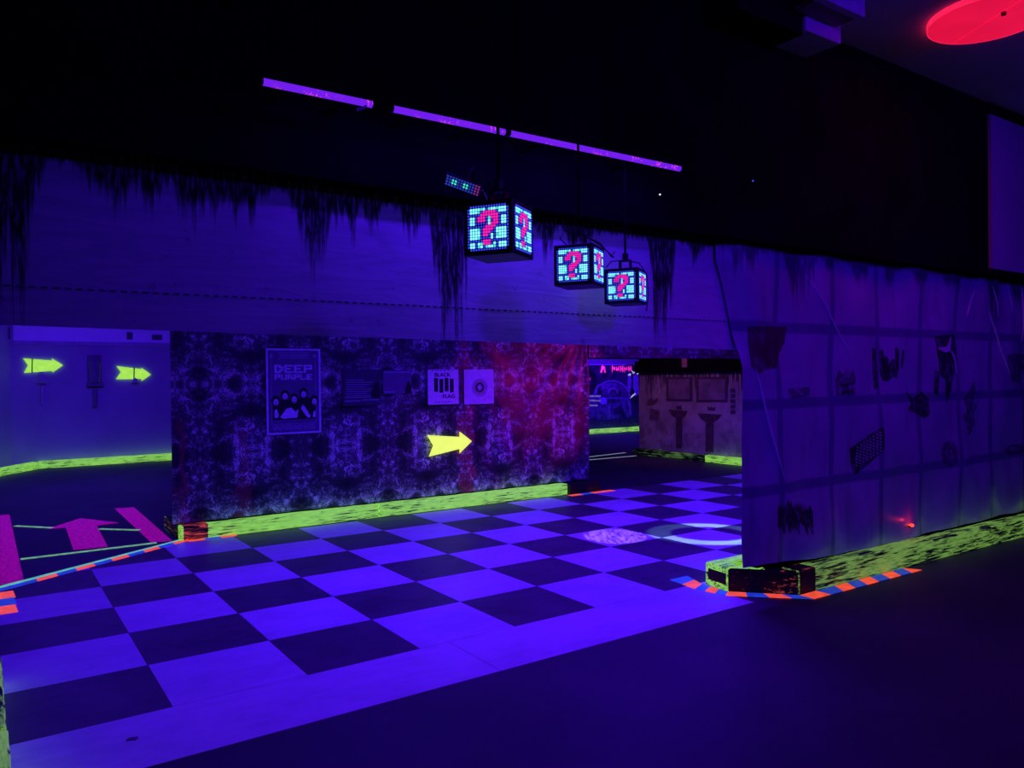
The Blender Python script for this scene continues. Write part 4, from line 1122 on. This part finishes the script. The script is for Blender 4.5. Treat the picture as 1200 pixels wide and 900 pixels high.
# gobos: a ring in the pale blue beam, brush streaks in the pink beam
def gobo(lo, kind):
    L = lo.data; L.use_nodes = True; nt = L.node_tree; em = nt.nodes['Emission']
    tc = nt.nodes.new('ShaderNodeTexCoord'); sp_ = nt.nodes.new('ShaderNodeSeparateXYZ'); nt.links.new(tc.outputs['Normal'], sp_.inputs[0])
    def mt(op, a, b=None):
        k = nt.nodes.new('ShaderNodeMath'); k.operation = op
        for i, v in enumerate((a, b)):
            if v is None: continue
            if isinstance(v, bpy.types.NodeSocket): nt.links.new(v, k.inputs[i])
            else: k.inputs[i].default_value = v
        return k.outputs[0]
    x = mt('DIVIDE', sp_.outputs[0], sp_.outputs[2]); y = mt('DIVIDE', sp_.outputs[1], sp_.outputs[2])
    if kind == 'ring':
        r_ = mt('SQRT', mt('ADD', mt('MULTIPLY', x, x), mt('MULTIPLY', y, y)))
        k = nt.nodes.new('ShaderNodeMapRange'); k.interpolation_type = 'SMOOTHSTEP'
        nt.links.new(mt('ABSOLUTE', mt('SUBTRACT', r_, 0.150)), k.inputs[0]); k.inputs[1].default_value = .020; k.inputs[2].default_value = .040; k.inputs[3].default_value = 1; k.inputs[4].default_value = 0.0
        out = k.outputs[0]
    else:
        cm = nt.nodes.new('ShaderNodeCombineXYZ'); nt.links.new(mt('MULTIPLY', x, 90.0), cm.inputs[0]); nt.links.new(mt('MULTIPLY', y, 22.0), cm.inputs[1])
        nn = nt.nodes.new('ShaderNodeTexNoise'); nt.links.new(cm.outputs[0], nn.inputs['Vector']); nn.inputs['Scale'].default_value = 1.0; nn.inputs['Distortion'].default_value = .6
        k = nt.nodes.new('ShaderNodeMapRange'); nt.links.new(nn.outputs[0], k.inputs[0]); k.inputs[1].default_value = .40; k.inputs[2].default_value = .62; k.inputs[3].default_value = .06; k.inputs[4].default_value = 1.0
        out = k.outputs[0]
    nt.links.new(out, em.inputs['Strength'])
gobo(RING, 'ring'); gobo(PINK, 'brush')

# ------------------------------------------------------------------ red spot of light on the ceiling, duct, indicator lamps
RC = Vector((4.66, -5.005, 4.27)); RR = 0.405  # glowing disc stands in for a red beam's spot on the ceiling
lp = empty('red_light_spot', (RC.x, RC.y, 4.27)); tag(lp, 'large round red spot of light on the ceiling, built as a glowing disc', 'light spot')
REDG = flat('red_spot_face', (.5, .02, .05), .4, (0.80, 0.006, 0.055), 0.95, var=.08, sc_=4)
def half(sign):
    pts = [(RR*.985*math.cos(t), RR*.985*math.sin(t)) for t in [sign*(math.pi*k/20) for k in range(21)]]
    q = [Vector((a, b+sign*.004, -.040)) for a, b in pts]
    R_ = Matrix.Rotation(math.radians(62), 3, 'Z')
    return MB().prism([R_ @ p for p in q], (0, 0, .02))
half(1).build('spot_disc_half', REDG, lp); half(-1).build('spot_disc_half', REDG, lp)
MB().ring((0, 0, -.041), RR, RR*.985, XA, YA, (0, 0, .041), 48).build('spot_rim', flat('red_spot_rim', (.5, .02, .05), .4, (0.95, .015, .09), 1.05), lp)
MB().tube([(-.05, -.12, -.04), (-.05, -.12, -.06)], .018, 10).build('added_knob', flat('added_dark_red_knob', (.2, .01, .03), .4), lp)
pl = area('red_glow', (RC.x, RC.y, 4.17), (RC.x, RC.y, 0), .8, .8, 6.0, (1.0, .012, .09))  # added light below the disc, spreads its red downwards

DUCTP = flat('pale_duct_paint', (0.62, 0.56, 0.68), .5)
du = empty('ventilation_duct', (3.6, -4.45, 4.0)); tag(du, 'pale boxed ventilation duct end hanging below the ceiling', 'duct')
a = on_z(951, 47, 4.02)
def dbox(name, p, q, mat, bev=0.0): return under(MB().box(p, q, bev).build(name, mat), du)
dbox('duct_box', (3.26, -4.44, 4.03), (3.68, -4.14, 4.27), DUCTP, .006)
dbox('flange', (3.10, -4.66, 4.12), (3.62, -4.60, 4.27), DUCTP, .004)
dbox('seam_band', (3.14, -4.60, 4.13), (3.60, -4.44, 4.16), flat('rust_seam', (.25, .1, .12), .5))
bm = box_obj('ceiling_beam', (2.55, -4.42, 4.00), (3.25, -4.14, 4.27), BLACK); tag(bm, 'black boxed beam beside the ventilation duct', 'ceiling beam')

def indicator(px_, py_, Y, mat, label):
    p = on_y(px_, py_, Y); o = empty('indicator_lamp', p); tag(o, label, 'indicator lamp')
    MB().tube([(0, .0, 0), (0, .03, 0)], .012, 10).build('socket', BLACK, o)
    MB().tube([(0, -.008, 0), (0, .0, 0)], [.004, .006], 8).build('lens', mat, o)
    return o
indicator(882, 212, -4.17, flat('blue_indicator', (.05, .05, .2), .4, (.05, .05, .9), 1.2), 'tiny blue indicator lamp on the black wall right of the light bars')
indicator(773, 228, -4.17, flat('white_indicator', (.3, .3, .3), .4, (.8, .8, .8), 1.0), 'tiny white indicator lamp on the black wall below the longest light bar')
# red reflection on the draped sheet, built as a glowing lens
p = on_y(1069, 616, -4.085)
rl = empty('red_glint', (p.x, tarp_y(p.x, p.z)-.004, p.z)); tag(rl, 'small red reflection on the draped sheet above the right kerb, built as a glowing lens', 'red glint')
MB().box((-.016, -.010, -.014), (.016, .004, .010), .002).build('added_clip', BLACKP, rl)  # added body behind the glowing lens
MB().tube([(-.050, -.012, .012), (-.014, -.014, .006), (.014, -.014, 0), (.044, -.012, -.008)], [.003, .012, .015, .003], 8).build('lens', flat('red_glint_face', (.3, .02, .02), .3, (1.0, .05, .03), 2.2), rl)  # glowing lens stands in for the red reflection
point('glint_glow', (p.x-.01, rl.location.y-.05, p.z+.05), 0.10, (1.0, .03, .02), .01)  # added light for the halo of the red reflection
